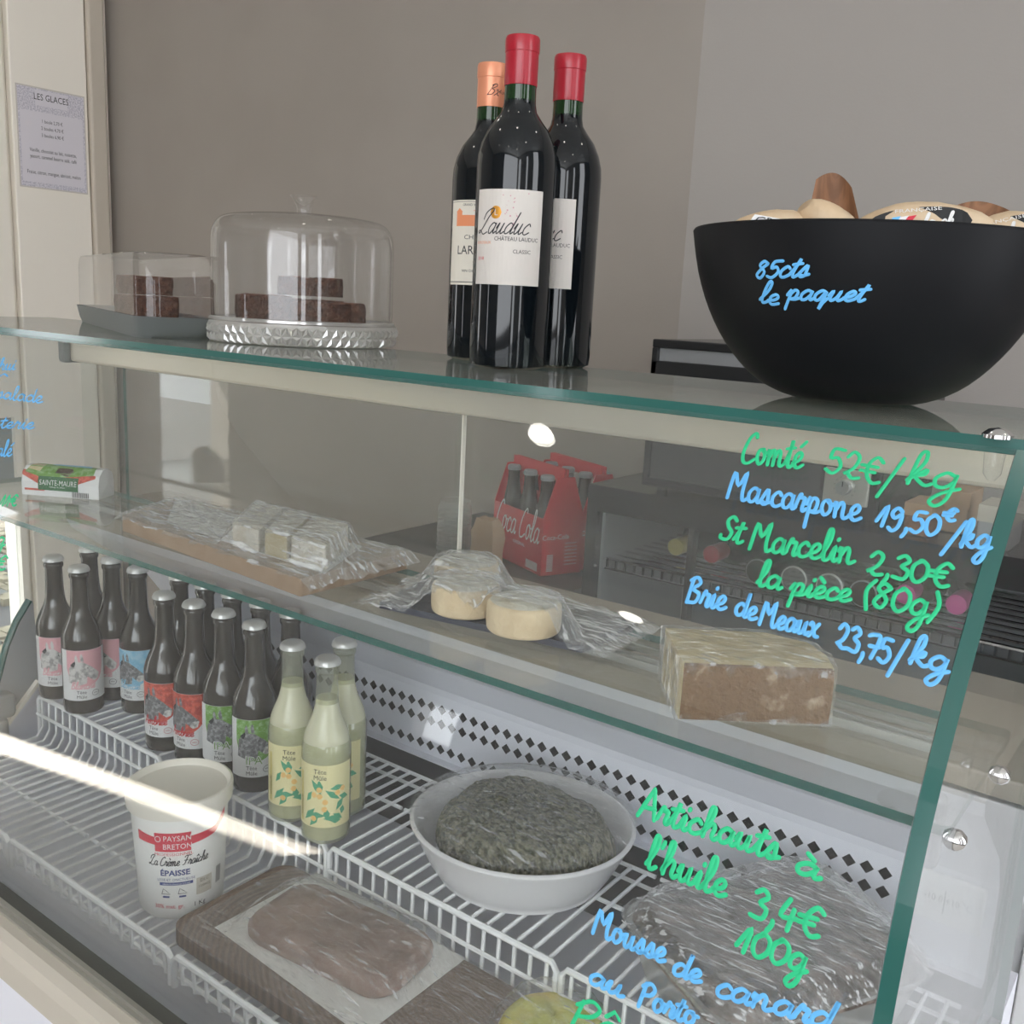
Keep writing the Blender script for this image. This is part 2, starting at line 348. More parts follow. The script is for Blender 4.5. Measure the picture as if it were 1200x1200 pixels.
# ------------------------------------------------------------------ handwriting (single-stroke cursive letters)
G = {
'a': (1.0, [[(.72,.85),(.4,1),(.08,.6),(.15,.1),(.45,.05),(.72,.5),(.76,.98),(.74,.3),(.85,.02),(1.05,.2)]]),
'b': (.9, [[(.0,.2),(.35,1.3),(.4,2),(.2,2),(.12,.6),(.2,.05),(.55,.05),(.7,.55),(.5,.95),(.2,.8),(.6,.75),(.9,.8)]]),
'c': (.8, [[(.7,.78),(.45,1),(.1,.6),(.15,.12),(.45,0),(.82,.22)]]),
'd': (1.05, [[(.7,.85),(.4,1),(.08,.6),(.15,.1),(.45,.05),(.75,.5),(.92,2.0),(.8,.3),(.9,.02),(1.08,.2)]]),
'e': (.78, [[(.0,.3),(.45,.48),(.62,.8),(.42,1),(.14,.7),(.14,.2),(.4,0),(.8,.22)]]),
'f': (.7, [[(.0,.2),(.4,1.4),(.5,2),(.3,2),(.2,1),(.15,-.8),(.35,-.9),(.3,.1),(.7,.25)]]),
'g': (.95, [[(.7,.85),(.4,1),(.08,.6),(.15,.15),(.45,.1),(.72,.5),(.76,.95),(.68,-.5),(.38,-1.05),(.12,-.8),(.45,-.25),(1.0,.15)]]),
'h': (1.0, [[(.05,.2),(.4,1.3),(.45,2),(.25,2),(.2,1),(.15,0)],[(.15,.4),(.5,1),(.7,.8),(.65,.2),(.8,0),(1,.2)]]),
'i': (.5, [[(.0,.25),(.25,1),(.2,.2),(.32,0),(.52,.2)],[(.33,1.42),(.36,1.52)]]),
'k': (.95, [[(.05,.2),(.45,1.4),(.4,2.1),(.2,1.8),(.12,0)],[(.18,.4),(.6,1),(.6,.7),(.3,.5),(.7,.05),(.95,.2)]]),
'l': (.6, [[(0,.2),(.4,1.2),(.45,2),(.25,2.05),(.15,1),(.2,.1),(.38,0),(.62,.22)]]),
'm': (1.5, [[(0,.7),(.12,1),(.15,0)],[(.15,.4),(.42,1),(.58,.8),(.57,0)],[(.57,.4),(.85,1),(1.05,.8),(1.05,.2),(1.2,0),(1.5,.2)]]),
'n': (1.1, [[(0,.7),(.12,1),(.15,0)],[(.15,.4),(.45,1),(.65,.8),(.65,.2),(.8,0),(1.1,.2)]]),
'o': (.9, [[(.55,1),(.2,.9),(.1,.4),(.35,0),(.68,.35),(.62,.85),(.4,1),(.6,.8),(.92,.8)]]),
'p': (1.0, [[(0,.5),(.25,1),(.15,-1)],[(.2,.5),(.45,1),(.75,.8),(.65,.2),(.3,.1),(.7,.05),(1.0,.2)]]),
'q': (1.0, [[(.7,.85),(.4,1),(.08,.6),(.15,.1),(.45,.05),(.74,.9),(.68,-.9),(.8,-.3),(1.0,.2)]]),
'r': (.75, [[(0,.2),(.2,1),(.3,1.1),(.32,.85),(.58,.88),(.5,.2),(.6,0),(.78,.2)]]),
's': (.75, [[(0,.15),(.4,1.05),(.5,.6),(.5,.12),(.25,0),(.1,.18),(.4,.1),(.78,.22)]]),
't': (.65, [[(0,.2),(.35,1.2),(.38,1.7),(.25,.5),(.3,.05),(.45,0),(.66,.2)],[(.0,1.15),(.65,1.25)]]),
'u': (1.05, [[(0,.5),(.18,1),(.15,.3),(.3,0),(.58,.3),(.7,1),(.66,.25),(.8,0),(1.05,.2)]]),
'v': (.9, [[(0,.6),(.15,1),(.3,.1),(.5,.1),(.7,.95),(.95,.85)]]),
'x': (.8, [[(0,.85),(.2,1),(.5,.1),(.8,0)],[(.75,1),(.05,-.05)]]),
'C': (1.2, [[(1.0,1.7),(.85,2),(.4,1.6),(.1,.7),(.2,.1),(.6,0),(1.1,.3)]]),
'M': (1.6, [[(.1,0),(.3,1.9),(.75,.95),(1.2,2),(1.15,.6),(1.3,0),(1.6,.2)]]),
'S': (1.0, [[(.9,1.7),(.6,2),(.3,1.6),(.45,1.1),(.75,.7),(.55,.1),(.1,.1),(.05,.35)]]),
'B': (1.2, [[(.3,1.9),(.15,0)],[(.1,1.7),(.6,2),(.9,1.6),(.4,1.1),(.95,.8),(.8,.15),(.15,.05)]]),
'P': (1.1, [[(.3,1.9),(.15,-.1)],[(.1,1.6),(.6,2),(1,1.6),(.8,1.1),(.3,.95)]]),
'A': (1.2, [[(0,0),(.55,1.9),(.65,1.9),(1.05,0)],[(.2,.7),(.95,.75)]]),
'L': (1.5, [[(.25,1.3),(.35,1.9),(.95,2.3),(1.25,2.1),(.9,1.5),(.55,.6),(.15,.05),(-.05,.25),(.3,.3),(.9,-.05),(1.4,.15)]]),
'F': (1.3, [[(.2,1.7),(.5,2.0),(1.5,1.95)],[(.85,1.95),(.5,.3),(.1,.1)],[(.3,1.0),(1.0,1.05)]]),
'0': (1., [[(.5,1.5),(.1,1.1),(.1,.35),(.45,0),(.85,.45),(.85,1.15),(.5,1.5),(.35,1.45)]]),
'1': (.8, [[(0,.3),(.55,1.6),(.45,0)]]),
'2': (1.0, [[(.15,1.2),(.45,1.6),(.8,1.3),(.6,.6),(.1,.15),(.3,.25),(.6,0),(1,.1)]]),
'3': (1.0, [[(.15,1.4),(.5,1.65),(.8,1.3),(.45,.9),(.85,.6),(.7,.05),(.1,.1)]]),
'4': (1.0, [[(.4,1.6),(.1,.6),(.95,.65)],[(.7,1.1),(.6,-.1)]]),
'5': (1.0, [[(.9,1.55),(.3,1.5),(.2,.9),(.6,1.0),(.85,.5),(.5,0),(.05,.15)]]),
'7': (.95, [[(.05,1.4),(.4,1.55),(.9,1.45),(.45,0)],[(.2,.75),(.9,.8)]]),
'8': (1.0, [[(.75,1.4),(.4,1.6),(.15,1.2),(.7,.6),(.5,0),(.1,.3),(.4,.9),(.8,1.35)]]),
'9': (1., [[(.8,1.3),(.45,1.55),(.15,1.1),(.4,.75),(.8,1.1),(.75,.2),(.4,-.2),(.1,0)]]),
'€': (1.2, [[(1.15,1.35),(.8,1.6),(.4,1.1),(.4,.4),(.75,0),(1.15,.15)],[(0,.95),(.9,1.0)],[(0,.6),(.8,.65)]]),
',': (.5, [[(.3,.15),(.3,-.1),(.12,-.5)]]), '/': (1.0, [[(0,-.7),(1.0,1.9)]]), '.': (.4, [[(.2,0),(.22,.1)]]),
"'": (.35, [[(.2,1.9),(.12,1.5)]]), '(': (.6, [[(.5,1.7),(.15,.9),(.4,-.3)]]), ')': (.6, [[(.2,1.7),(.45,.8),(.1,-.3)]]), ' ': (.6, []),
'~': (1.6, [[(0,.1),(.4,.5),(.8,.1),(1.2,.5),(1.6,.2)]]),
}
ACC = {'é': ('e', (.45, 1.35, .8, 1.7)), 'è': ('e', (.2, 1.75, .5, 1.35)), 'à': ('a', (.2, 1.75, .55, 1.35)), 'î': ('i', (0, 1.35, .25, 1.75, .5, 1.35)), 'â': ('a', (.2, 1.35, .45, 1.75, .7, 1.35))}
def spline(P, sub=4):
    P = [Vector((*p, 0)) for p in P]
    if len(P) < 3: return P
    Q = [P[0]] + P + [P[-1]]; out = []
    for i in range(1, len(Q) - 2):
        for k in range(sub):
            t = k / sub; a, b, c, d = Q[i - 1], Q[i], Q[i + 1], Q[i + 2]
            out.append(.5 * ((2 * b) + (c - a) * t + (2 * a - 5 * b + 4 * c - d) * t * t + (3 * b - a - 3 * c + d) * t ** 3))
    return out + [P[-1]]
def strokes(s, slant=.18):
    """list of polylines in x-height units and the total advance"""
    x = 0; out = []
    for ch in s:
        acc = None
        if ch in ACC: ch, acc = ACC[ch]
        adv, ss = G[ch]
        for k in ss: out.append([(x + p.x + slant * p.y, p.y) for p in spline(k)])
        if acc: out.append([(x + acc[i] + slant * acc[i + 1], acc[i + 1]) for i in range(0, len(acc), 2)])
        x += adv
    return out, x
def ribbon(mb, P, wd, nf, mi=0, th=.0004):
    """marker line lying on a surface: P points, nf(p) the surface normal"""
    P = [Vector(p) for p in P]
    if len(P) < 2: return
    V = []; n = 6; k = len(P)
    pts = []
    for i, p in enumerate(P):
        t = (P[min(i + 1, k - 1)] - P[max(i - 1, 0)])
        if t.length < 1e-7: t = Vector((1, 0, 0))
        t.normalize(); N = nf(p); sdir = t.cross(N).normalized()
        if i == 0: pts.append((p - t * wd * .4, sdir, N, .55))
        pts.append((p, sdir, N, 1))
        if i == k - 1: pts.append((p + t * wd * .4, sdir, N, .55))
    for p, sdir, N, q in pts:
        for j in range(n):
            a = 2 * PI * j / n; V.append(p + sdir * math.cos(a) * wd / 2 * q + N * (math.sin(a) * th + th))
    F = [(i * n + j, i * n + (j + 1) % n, (i + 1) * n + (j + 1) % n, (i + 1) * n + j) for i in range(len(pts) - 1) for j in range(n)]
    F += [tuple(range(n))[::-1], tuple((len(pts) - 1) * n + j for j in range(n))]
    mb.add(V, F, mi)

# ================================================================== the room
def wallbox(name, x0, x1, y0, y1, z0, z1, mat, T=None):
    return struct(MB().box(x0, x1, y0, y1, z0, z1, T=T).make(name, mat))
wallbox('floor', -3.2, 2.3, -2.7, 3.3, -.1, 0, 'floor')
wallbox('ceiling', -3.2, 2.3, -2.7, 3.3, 2.9, 3.0, 'ceil')
YB = 1.90
wallbox('wall_back', -3.2, -.985, YB, YB + .12, 0, 2.9, 'wall')
struct(MB().prism([(-.985, YB), (2.3, YB + .55), (2.3, YB + .67), (-.985, YB + .12)], 0, 2.9).make('wall_right_back', 'wall_pale'))
# unseen front wall: small window, plus a wide opening added for daylight on the case
def wall_with_holes(name, axis, pos, th, a0, a1, z0, z1, holes, mat):
    """wall panels around rectangular holes (a, z)"""
    mb = MB(); As = sorted({a0, a1, *[h[0] for h in holes], *[h[1] for h in holes]}); Zs = sorted({z0, z1, *[h[2] for h in holes], *[h[3] for h in holes]})
    for i in range(len(As) - 1):
        for j in range(len(Zs) - 1):
            ca, cz = (As[i] + As[i + 1]) / 2, (Zs[j] + Zs[j + 1]) / 2
            if any(h[0] < ca < h[1] and h[2] < cz < h[3] for h in holes): continue
            if axis == 'y': mb.box(As[i], As[i + 1], pos - th, pos, Zs[j], Zs[j + 1])
            else: mb.box(pos - th, pos, As[i], As[i + 1], Zs[j], Zs[j + 1])
    return struct(mb.make(name, mat))
wall_with_holes('wall_front', 'y', -2.6, .1, -3.2, 2.3, 0, 2.9, [(-2.80, -2.57, .78, 1.33), (-.6, 2.2, .9, 2.8)], 'wall_pale')
wall_with_holes('wall_right', 'x', 2.3, .1, -2.7, 3.3, 0, 2.9, [(-2.3, -1.7, .5, 2.6), (-.6, -.3, .5, 2.6), (.55, 1.35, .5, 2.8)], 'wall_pale')  # unseen wall; openings added to bring in daylight from the right
# left wall: cream panels beside a half glazed street door
XL = -3.05
wall_with_holes('wall_left', 'x', XL - .04, .11, -2.7, .55, 0, 2.9, [(-.60, -.31, 0, 1.60)], 'wall_pale')  # unseen slit, shaped to throw the sun strip onto the floor
wallbox('wall_left_back', XL - .15, XL - .03, 1.556, YB, 0, 2.9, 'cream')
wallbox('wall_left_top', XL - .15, XL - .04, .55, 1.556, 2.15, 2.9, 'wall_pale')
pn = MB().box(XL - .03, XL, 1.572, 1.812, 0, 2.9).make('trim_1', 'cream'); bevel(struct(pn), .004)
pn = MB().box(XL - .03, XL + .012, 1.815, 1.872, 0, 2.9).make('trim_2', 'cream_dark'); bevel(struct(pn), .008)
zb0, zb1, zr = Z(at(10, 490, 0, XL).z - E0), Z(at(10, 566, 0, XL).z - E0), Z(at(10, 612, 0, XL).z - E0)
dr = MB().box(XL - .06, XL - .01, .55, 1.556, zb0, 2.15).make('door_1', 'cream'); struct(dr)
MB().box(XL - .06, XL - .01, 1.535, 1.556, 0, zb0).box(XL - .06, XL - .01, .55, .60, 0, zb0).make('door_frame', 'cream', dr)
MB().box(XL - .05, XL - .03, .60, 1.535, zb1, zb0).make('blind', 'slate_blind', dr)
MB().box(XL - .06, XL - .01, .60, 1.535, zr, zb1).make('door_rail', 'cream', dr)
MB().box(XL - .04, XL - .034, .60, 1.535, .05, zr).make('door_pane', 'glass', dr)
wallbox('ground', -14, -3.2, -6, 9, -.16, -.10, 'asphalt')
wallbox('wall_sun_block', -8.5, -8, 1.8, 12, -.1, 9, 'cream_dark')  # unseen building, added to keep the sun off the street and door
# street outside: cobbles that show through the door pane
cb = MB()
for i in range(44):
    for j in range(46):
        x = -3.35 - i * .085 + random.uniform(-.006, .006) + (j % 2) * .04; y = .9 + j * .05
        if -4.35 < x < -4.0: continue
        cb.box(x - .038, x + .038, y - .021, y + .021, -.10, -.075 + random.uniform(-.008, .008), random.choice((0, 0, 1)))
struct(cb.make('ground_cobbles', ['stonewarm', 'stonegrey']))['kind'] = 'stuff'
bpy.data.objects['ground_cobbles']['label'] = 'small worn cobbles of the street seen through the door pane'
bpy.data.objects['ground_cobbles']['category'] = 'paving'
bpy.data.objects['ground_cobbles'].name = 'cobbles'
for k, (x, y) in enumerate(((-1.6, .1), (-.3, .25), (.9, .1), (-1.6, -1.3), (-.3, -1.4), (.9, -1.3), (-2.4, 1.2), (-.9, 1.35), (.4, 1.45))):
    t = thing('ceiling_light', 'small round recessed ceiling downlight above the shop counter', 'light', (x, y, 2.9), group='recessed ceiling downlights')
    MB().lathe([(.045, -.004), (.052, -.006), (.058, 0)], 24, (x, y), z=2.9).make('ring', 'white', t, smooth=True)
    MB().lathe([(0, -.003), (.045, -.003)], 24, (x, y), z=2.9).make('diffuser', 'lamp', t)

# the ice-cream price notice
t = thing('price_notice', 'white printed ice cream price notice taped on the cream panel', 'notice', (XL + .001, 1.69, Z(.26)))
pz0, pz1, py0, py1 = Z(.268), Z(.560), 1.585, 1.802
MB().box(XL, XL + .0008, py0, py1, pz0, pz1).make('sheet', 'paper', t)
principled('lavender', (.72, .69, .74), .6); principled('greyprint', (.50, .48, .55), .6, noise=((.74, .71, .76), 240, .42, .58))
MB().box(XL + .0008, XL + .0011, py0 + .004, py1 - .004, pz0 + .004, pz1 - .004).make('border', 'greyprint', t)
MB().box(XL + .0011, XL + .0014, py0 + .010, py1 - .010, pz0 + .018, pz1 - .070).box(XL + .0011, XL + .0014, py0 + .058, py1 - .058, pz1 - .052, pz1 - .008).make('text_panel', 'lavender', t)
mb = MB(); f = lambda u, v: (XL + .0018, (py0 + py1) / 2 + u, v)
for s, sz, zz, sx in (('LES GLACES', .026, .532, .8), ('1 boule 2,70 €', .014, .468, .8), ('2 boules 4,70 €', .014, .448, .8), ('3 boules 6,90 €', .014, .428, .8),
                  ('Vanille, chocolat au lait, noisette,', .0155, .382, .72), ('yaourt, caramel beurre salé, café', .0155, .364, .72), ('Fraise, citron, mangue, abricot, melon', .0155, .318, .72)):
    add_text(mb, s, sz, lambda u, v, zz=zz: f(u, Z(zz) - .008 + v), sx=sx)
mb.make('lettering', 'ink', t)['kind'] = 'stuff'

# ================================================================== the refrigerated display case
case = thing('display_case', 'white refrigerated counter display case with clear glass front, glass top and inner shelf', 'display case', (-.8, .75, 0))
X0, X1 = -1.62, -.1030
PROF = [(.628, -.068), (.575, -.130), (.532, -.192), (.499, -.255), (.480, -.325), (.469, -.41), (.463, -.51), (.460, -.655)]
def offs(P, d):
    out = []
    for i, (y, z) in enumerate(P):
        a = P[max(i - 1, 0)]; b = P[min(i + 1, len(P) - 1)]; ty, tz = b[0] - a[0], b[1] - a[1]; l = math.hypot(ty, tz)
        out.append((y - tz / l * d, z + ty / l * d))
    return out
def smoothprof(P, k=4):
    return [(p.x, p.y) for p in spline(P, k)]
PS = smoothprof(PROF)
INN = offs(PS, .006)
W2 = lambda P: [(y, Z(z)) for y, z in P]
def prof_mesh(name, x0, x1, mat, parent):
    o, i_ = W2(PS), W2(INN); n = len(o); mb = MB()
    for P in (o, i_):
        V = [(x0, y, z) for y, z in P] + [(x1, y, z) for y, z in P]
        mb.add(V, [(k, k + 1, n + k + 1, n + k) for k in range(n - 1)], 0)
    for x in (x0, x1):
        V = [(x, y, z) for y, z in o] + [(x, y, z) for y, z in i_]
        mb.add(V, [(k, k + 1, n + k + 1, n + k) for k in range(n - 1)], 1)
    V = [(x0, *o[0]), (x1, *o[0]), (x1, *i_[0]), (x0, *i_[0])]; mb.add(V, [(0, 1, 2, 3)], 1)
    return mb.make(name, mat, parent, smooth=True)
front = prof_mesh('front_glass', X0, X1, ['frontglass', 'edge'], case)
# end panes
for nm, xe in (('side_glass', -.0935), ('side_glass', -1.545)):
    side = W2(PS if xe > -1 else INN) + [(.97, Z(-.655)), (.97, Z(-.069))]
    mb = MB(); n = len(side)
    for x in (xe, xe - .009):
        mb.add([(x, y, z) for y, z in side], [tuple(range(n))], 0)
    V = [(xe, y, z) for y, z in side] + [(xe - .009, y, z) for y, z in side]
    mb.add(V, [(i, (i + 1) % n, n + (i + 1) % n, n + i) for i in range(n)], 1)
    mb.make(nm, ['glass', 'edge'], case)
# horizontal glasses: faces clear, rims green
def slab(name, x0, x1, y0, y1, z1, th, mat, r=.006):
    P = rrect(x0, x1, y0, y1, r, 3)
    return MB().prism(P, Z(z1 - th), Z(z1), 0, 1).make(name, mat, case)
slab('top_glass', X0, -.088, .628, .885, -.062, .009, ['topglass', 'edge'])
slab('shelf_glass', -1.535, -.1065, .6255, .822, -.308, .007, ['shelfglass', 'edge'])
# back beam under the top glass
o = MB().box(-1.53, -.12, .862, .905, Z(-.127), Z(-.0735)).make('beam', 'steel', case); bevel(o, .004)
c_ = MB().box(-1.55, -1.529, .852, .908, Z(-.130), Z(-.0735)).make('beam_end_cap', 'greycap', case); bevel(c_, .006)
# sliding rear panes, track sill
for a, b, y in ((-1.53, -.722, .880), (-.742, -.12, .892)):
    m_ = MB(); m_.box(a, b, y, y + .004, Z(-.352), Z(-.127), 0); p_ = m_.make('sliding_pane', 'shelfglass', case)
MB().box(-.7225, -.7205, .879, .885, Z(-.352), Z(-.127)).make('pane_edge', 'cream', case)
o = MB().box(-1.53, -.12, .842, 1.04, Z(-.385), Z(-.36)).make('track_sill', 'sill', case); bevel(o, .003)
for y in (.856, .870, .90):
    MB().box(-1.53, -.12, y, y + .0035, Z(-.36), Z(-.352)).make('track', 'tracks', case)
# white air panel: slope, then perforated upright strip
pa = MB(); prof = [(.845, -.385), (.852, -.40), (.985, -.50), (1.018, -.545), (1.020, -.556)]
n = len(prof); pa.add([(-1.53, y, Z(z)) for y, z in prof] + [(-.12, y, Z(z)) for y, z in prof], [(k, k + 1, n + k + 1, n + k) for k in range(n - 1)])
YP = 1.020
xs = [at(px, py, 1, YP).x for px, py in ((806, 933), (1038, 1018))]
pitch = (xs[1] - xs[0]) / 12; h = pitch / 2
xa = xs[1] - 64 * pitch
def holes(rows, z_top, z_bot):
    zs = [z_top]
    for zc in rows: zs += [zc + h * .98, zc - h * .98]
    zs.append(z_bot)
    for k in range(0, len(zs) - 1):
        a, b = zs[k], zs[k + 1]
        if k % 2 == 0:
            if a - b > 1e-5: pa.box(-1.53, -.12, YP, YP + .0015, Z(b), Z(a))
        else:
            zc = (a + b) / 2; pa.box(-1.53, xa - h, YP, YP + .0015, Z(b), Z(a)); pa.box(xs[1] + h, -.12, YP, YP + .0015, Z(b), Z(a))
            for i in range(65):
                x = xa + i * pitch; q = .40 * pitch
                C = [(x - h, b), (x + h, b), (x + h, a), (x - h, a)]; D = [(x, zc - q), (x + q, zc), (x, zc + q), (x - q, zc)]
                V = [(p, YP, Z(r)) for p, r in C + D]; F = []
                for s_ in range(4):
                    F += [(s_, (s_ + 1) % 4, 4 + s_), ((s_ + 1) % 4, 4 + (s_ + 1) % 4, 4 + s_)]
                pa.add(V, F)
r1, r2, r3 = -.5765, -.5985, -.6375
holes([r1, r2, r3], -.556, -.652)
pa.box(-1.53, -.12, YP - .012, YP + .0015, Z(-.655), Z(-.652))
pa.make('perforated_panel', 'panelwhite', case)
MB().box(-1.53, -.12, 1.06, 1.075, Z(-.82), Z(-.385)).make('back_liner', 'darkgrey', case)
# tub, liners, body, front rail
b_ = MB()
b_.box(-1.55, -.095, .475, 1.06, Z(-.83), Z(-.815))
b_.box(-1.55, -1.535, .475, 1.06, Z(-.815), Z(-.655)); b_.box(-.112, -.095, .475, 1.06, Z(-.815), Z(-.655))
b_.box(-1.55, -.095, .462, .475, Z(-.83), Z(-.668))
b_.make('liner', 'panelwhite', case)
o = MB().box(-1.62, -.095, .43, 1.08, .08, Z(-.831)).box(-1.62, -.095, .43, .444, Z(-.831), Z(-.70)).make('front_panel', 'panelwhite', case)
MB().box(-1.60, -.11, .46, 1.05, 0, .08).make('plinth', 'darkgrey', case)
MB().box(-1.62, -.098, .452, .468, Z(-.668), Z(-.655)).make('glass_seal', 'seal', case)
o = MB().box(-1.62, -.095, .440, .452, Z(-.675), Z(-.652)).box(-1.62, -.095, .4445, .4475, Z(-.652), Z(-.648)).make('rail', 'rail', case)
o = MB().ext([(.418, Z(-.700)), (.418, Z(-.672)), (.422, Z(-.660)), (.430, Z(-.655)), (.440, Z(-.655)), (.440, Z(-.700))], -1.62, -.095).make('bumper_strip', 'beige', case)
# left end liner with its green curved trim, and the bracket
XE = -1.525
arc = [(-14, 850), (-6, 812), (2, 785), (10, 757), (22, 728), (37, 703)]
A = [at(x, y, 0, XE) for x, y in arc]
low = [at(46, 796, 0, XE), at(8, 848, 0, XE)]
P3 = A + low
mb = MB(); mb.add([(XE, p.y, p.z) for p in P3], [tuple(range(len(P3)))]); mb.add([(XE + .004, p.y, p.z) for p in P3], [tuple(range(len(P3)))])
mb.make('end_liner', 'midgrey', case)
MB().tube([at(x, y, 0, XE) for x, y in ((-14, 850), (-7, 812), (0, 785), (7, 757), (19, 728), (34, 703))], .0055, 8).make('end_trim', 'edge', case, smooth=True)
MB().tube([at(8, 848, 0, XE + .006), at(45, 798, 0, XE + .006)], .006, 6).make('end_rail', 'cream', case, smooth=True)
pb = at(3, 826, 0, -1.50)
o = MB().box(-1.515, -1.485, pb.y - .02, pb.y + .016, pb.z - .02, pb.z + .020).box(-1.51, -1.49, pb.y - .016, pb.y + .006, pb.z - .09, pb.z - .02).make('bracket', 'greycap', case); bevel(o, .008, 3)
# chrome buttons and clear clips
def button(p, axis, r=.009, h_=.006):
    mb = MB().lathe([(0, h_), (r * .6, h_ * .85), (r, h_ * .35), (r, 0), (0, 0)], 24)
    T = Matrix.Translation(p) @ (Matrix.Rotation(PI / 2, 4, 'Y') if axis == 0 else Matrix())
    mb.V = [tuple(T @ Vector(v)) for v in mb.V]
    return mb.make('chrome_button', 'chrome', case, smooth=True)
pt = at(1170, 505, 2, Z(-.058)); button((pt.x, pt.y, Z(-.062)), 2, .0085, .006)
MB().lathe([(.002, -.016), (.005, -.012), (.006, 0)], 16, (pt.x, pt.y), z=Z(-.071)).make('clear_fitting', 'domeglass', case, smooth=True)
for px, py in ((1178, 909), (1126, 985)):
    q = at(px - 4, py, 0, -.092); button((-.0935, q.y, q.z), 0, .0062, .007)
    # clip under the shelf
    mb = MB().box(-.112, -.1, q.y - .006, q.y + .006, q.z - .022, q.z + .025).make('clear_clip', 'domeglass', case); bevel(mb, .005, 3)
q = at(1068, 942, 2, Z(-.318))
MB().lathe([(.0, -.004), (.008, -.004), (.012, -.001), (.022, .002)], 28, (q.x, q.y), z=Z(-.320)).make('suction_pad', 'domeglass', case, smooth=True)
# thermometer strip on the panel
a_, b2 = at(1077, 1012, 1, YP), at(1152, 1082, 1, YP)
o = MB().box(a_.x, b2.x, YP - .006, YP, a_.z - .055, a_.z).make('thermometer_plate', 'white', case); bevel(o, .004)
MB().box(a_.x + .012, b2.x - .02, YP - .0065, YP - .006, a_.z - .042, a_.z - .016).make('dial_window', 'labelwhite', case)
mb = MB(); add_text(mb, '-10 0 +10 °C', .011, lambda u, v: ((a_.x + b2.x) / 2 + u, YP - .007, a_.z - .03 + v), sx=.8); mb.box(a_.x + .03, a_.x + .031, YP - .0072, YP - .0065, a_.z - .042, a_.z - .016); mb.make('dial_scale', 'midgrey', case)

# --- handwriting on the front glass
def glass_hit(px, py):
    d = ray(px, py); best = None
    for k in range(len(PS) - 1):
        (y0, z0), (y1, z1) = PS[k], PS[k + 1]; ny, nz = z1 - z0, -(y1 - y0)
        den = d.y * ny + d.z * nz
        if abs(den) < 1e-9: continue
        t_ = (y0 * ny + z0 * nz) / den; y, z = d.y * t_, d.z * t_
        L2 = (y1 - y0) ** 2 + (z1 - z0) ** 2; s_ = ((y - y0) * (y1 - y0) + (z - z0) * (z1 - z0)) / L2
        if (-.001 <= s_ <= 1.001) or (k == 0 and s_ < 0) : 
            return Vector((d.x * t_, (k + s_)))
    return None
ARC = [0]
for k in range(len(PS) - 1): ARC.append(ARC[-1] + math.hypot(PS[k + 1][0] - PS[k][0], PS[k + 1][1] - PS[k][1]))
def to_arc(h_):
    k = max(0, min(int(h_.y), len(PS) - 2)); return Vector((h_.x, ARC[k] + (ARC[k + 1] - ARC[k]) * (h_.y - k)))
def on_glass(q, d=.0006):
    s_ = q[1]; k = 0
    while k < len(PS) - 2 and ARC[k + 1] < s_: k += 1
    t_ = (s_ - ARC[k]) / (ARC[k + 1] - ARC[k]); y = PS[k][0] + (PS[k + 1][0] - PS[k][0]) * t_; z = PS[k][1] + (PS[k + 1][1] - PS[k][1]) * t_
    ty, tz = PS[k + 1][0] - PS[k][0], PS[k + 1][1] - PS[k][1]; l = math.hypot(ty, tz); N = Vector((0, tz / l, -ty / l))
    if N.y > 0: N = -N
    return Vector((q[0], y, Z(z))) + N * d, N
def write(line, mat, items, wd=.0025):
    mb = MB()
    for s, x0, y0, x1, y1, xh in items:
        P0, P1 = to_arc(glass_hit(x0, y0)), to_arc(glass_hit(x1, y1)); PU = to_arc(glass_hit(x0 + xh * .08, y0 - xh * 1.12))
        st, adv = strokes(s); U = (P1 - P0) / adv; Vv = PU - P0
        for ln in st:
            pts = []; 
            for u, v in ln:
                q = P0 + U * u + Vv * v
                if q.y < .004: q.y = .004
                pts.append(on_glass(q))
            if len(pts) == 1: continue
            nn = pts[0][1]
            ribbon(mb, [p for p, _ in pts], wd, lambda p, nn=nn: nn)
    o = mb.make('handwriting', mat, front, smooth=True); o['label'] = line; return o
write('green handwritten price for Comté', 'markergreen', [('Comté', 868, 543, 940, 550, 16), ('52€/', 966, 553, 1052, 575, 17), ('kg', 1060, 567, 1122, 577, 17)])
write('blue handwritten price for Mascarpone', 'markerblue', [('Mascarpone', 851, 584, 1008, 612, 15), ('19,50', 1026, 616, 1100, 630, 14), ('€', 1104, 610, 1119, 612, 8), ('/kg', 1106, 640, 1160, 645, 14)])
write('green handwritten price for St Marcelin, first line', 'markergreen', [('St', 843, 632, 870, 638, 13), ('Marcelin', 877, 644, 1001, 662, 15), ('2,30€', 1013, 672, 1112, 690, 15)])
write('green handwritten second line with 80g', 'markergreen', [('la', 887, 686, 915, 692, 13), ('pièce', 925, 697, 996, 706, 12), ('(80g)', 1008, 708, 1100, 727, 16)])
write('blue handwritten price for Brie de Meaux', 'markerblue', [('Brie', 803, 706, 850, 716, 14), ('de', 861, 720, 886, 728, 13), ('Meaux', 889, 732, 958, 747, 13), ('23,75/', 978, 757, 1058, 785, 16), ('kg', 1064, 777, 1110, 790, 15)])
write('green handwritten line for artichokes in oil', 'markergreen', [('Artichauts', 748, 955, 912, 1008, 15), ('à', 931, 1020, 960, 1031, 13)], .0028)
write('green handwritten second line with 3,4€', 'markergreen', [("l'huile", 757, 1015, 850, 1052, 17), ('3,4€', 877, 1072, 960, 1100, 19)], .0028)
write('green handwritten 100g', 'markergreen', [('100g', 862, 1112, 944, 1140, 17)], .0028)
write('blue handwritten line for duck mousse', 'markerblue', [('Mousse', 694, 1092, 779, 1128, 14), ('de', 788, 1140, 821, 1152, 13), ('canard', 838, 1165, 975, 1206, 14)], .0027)
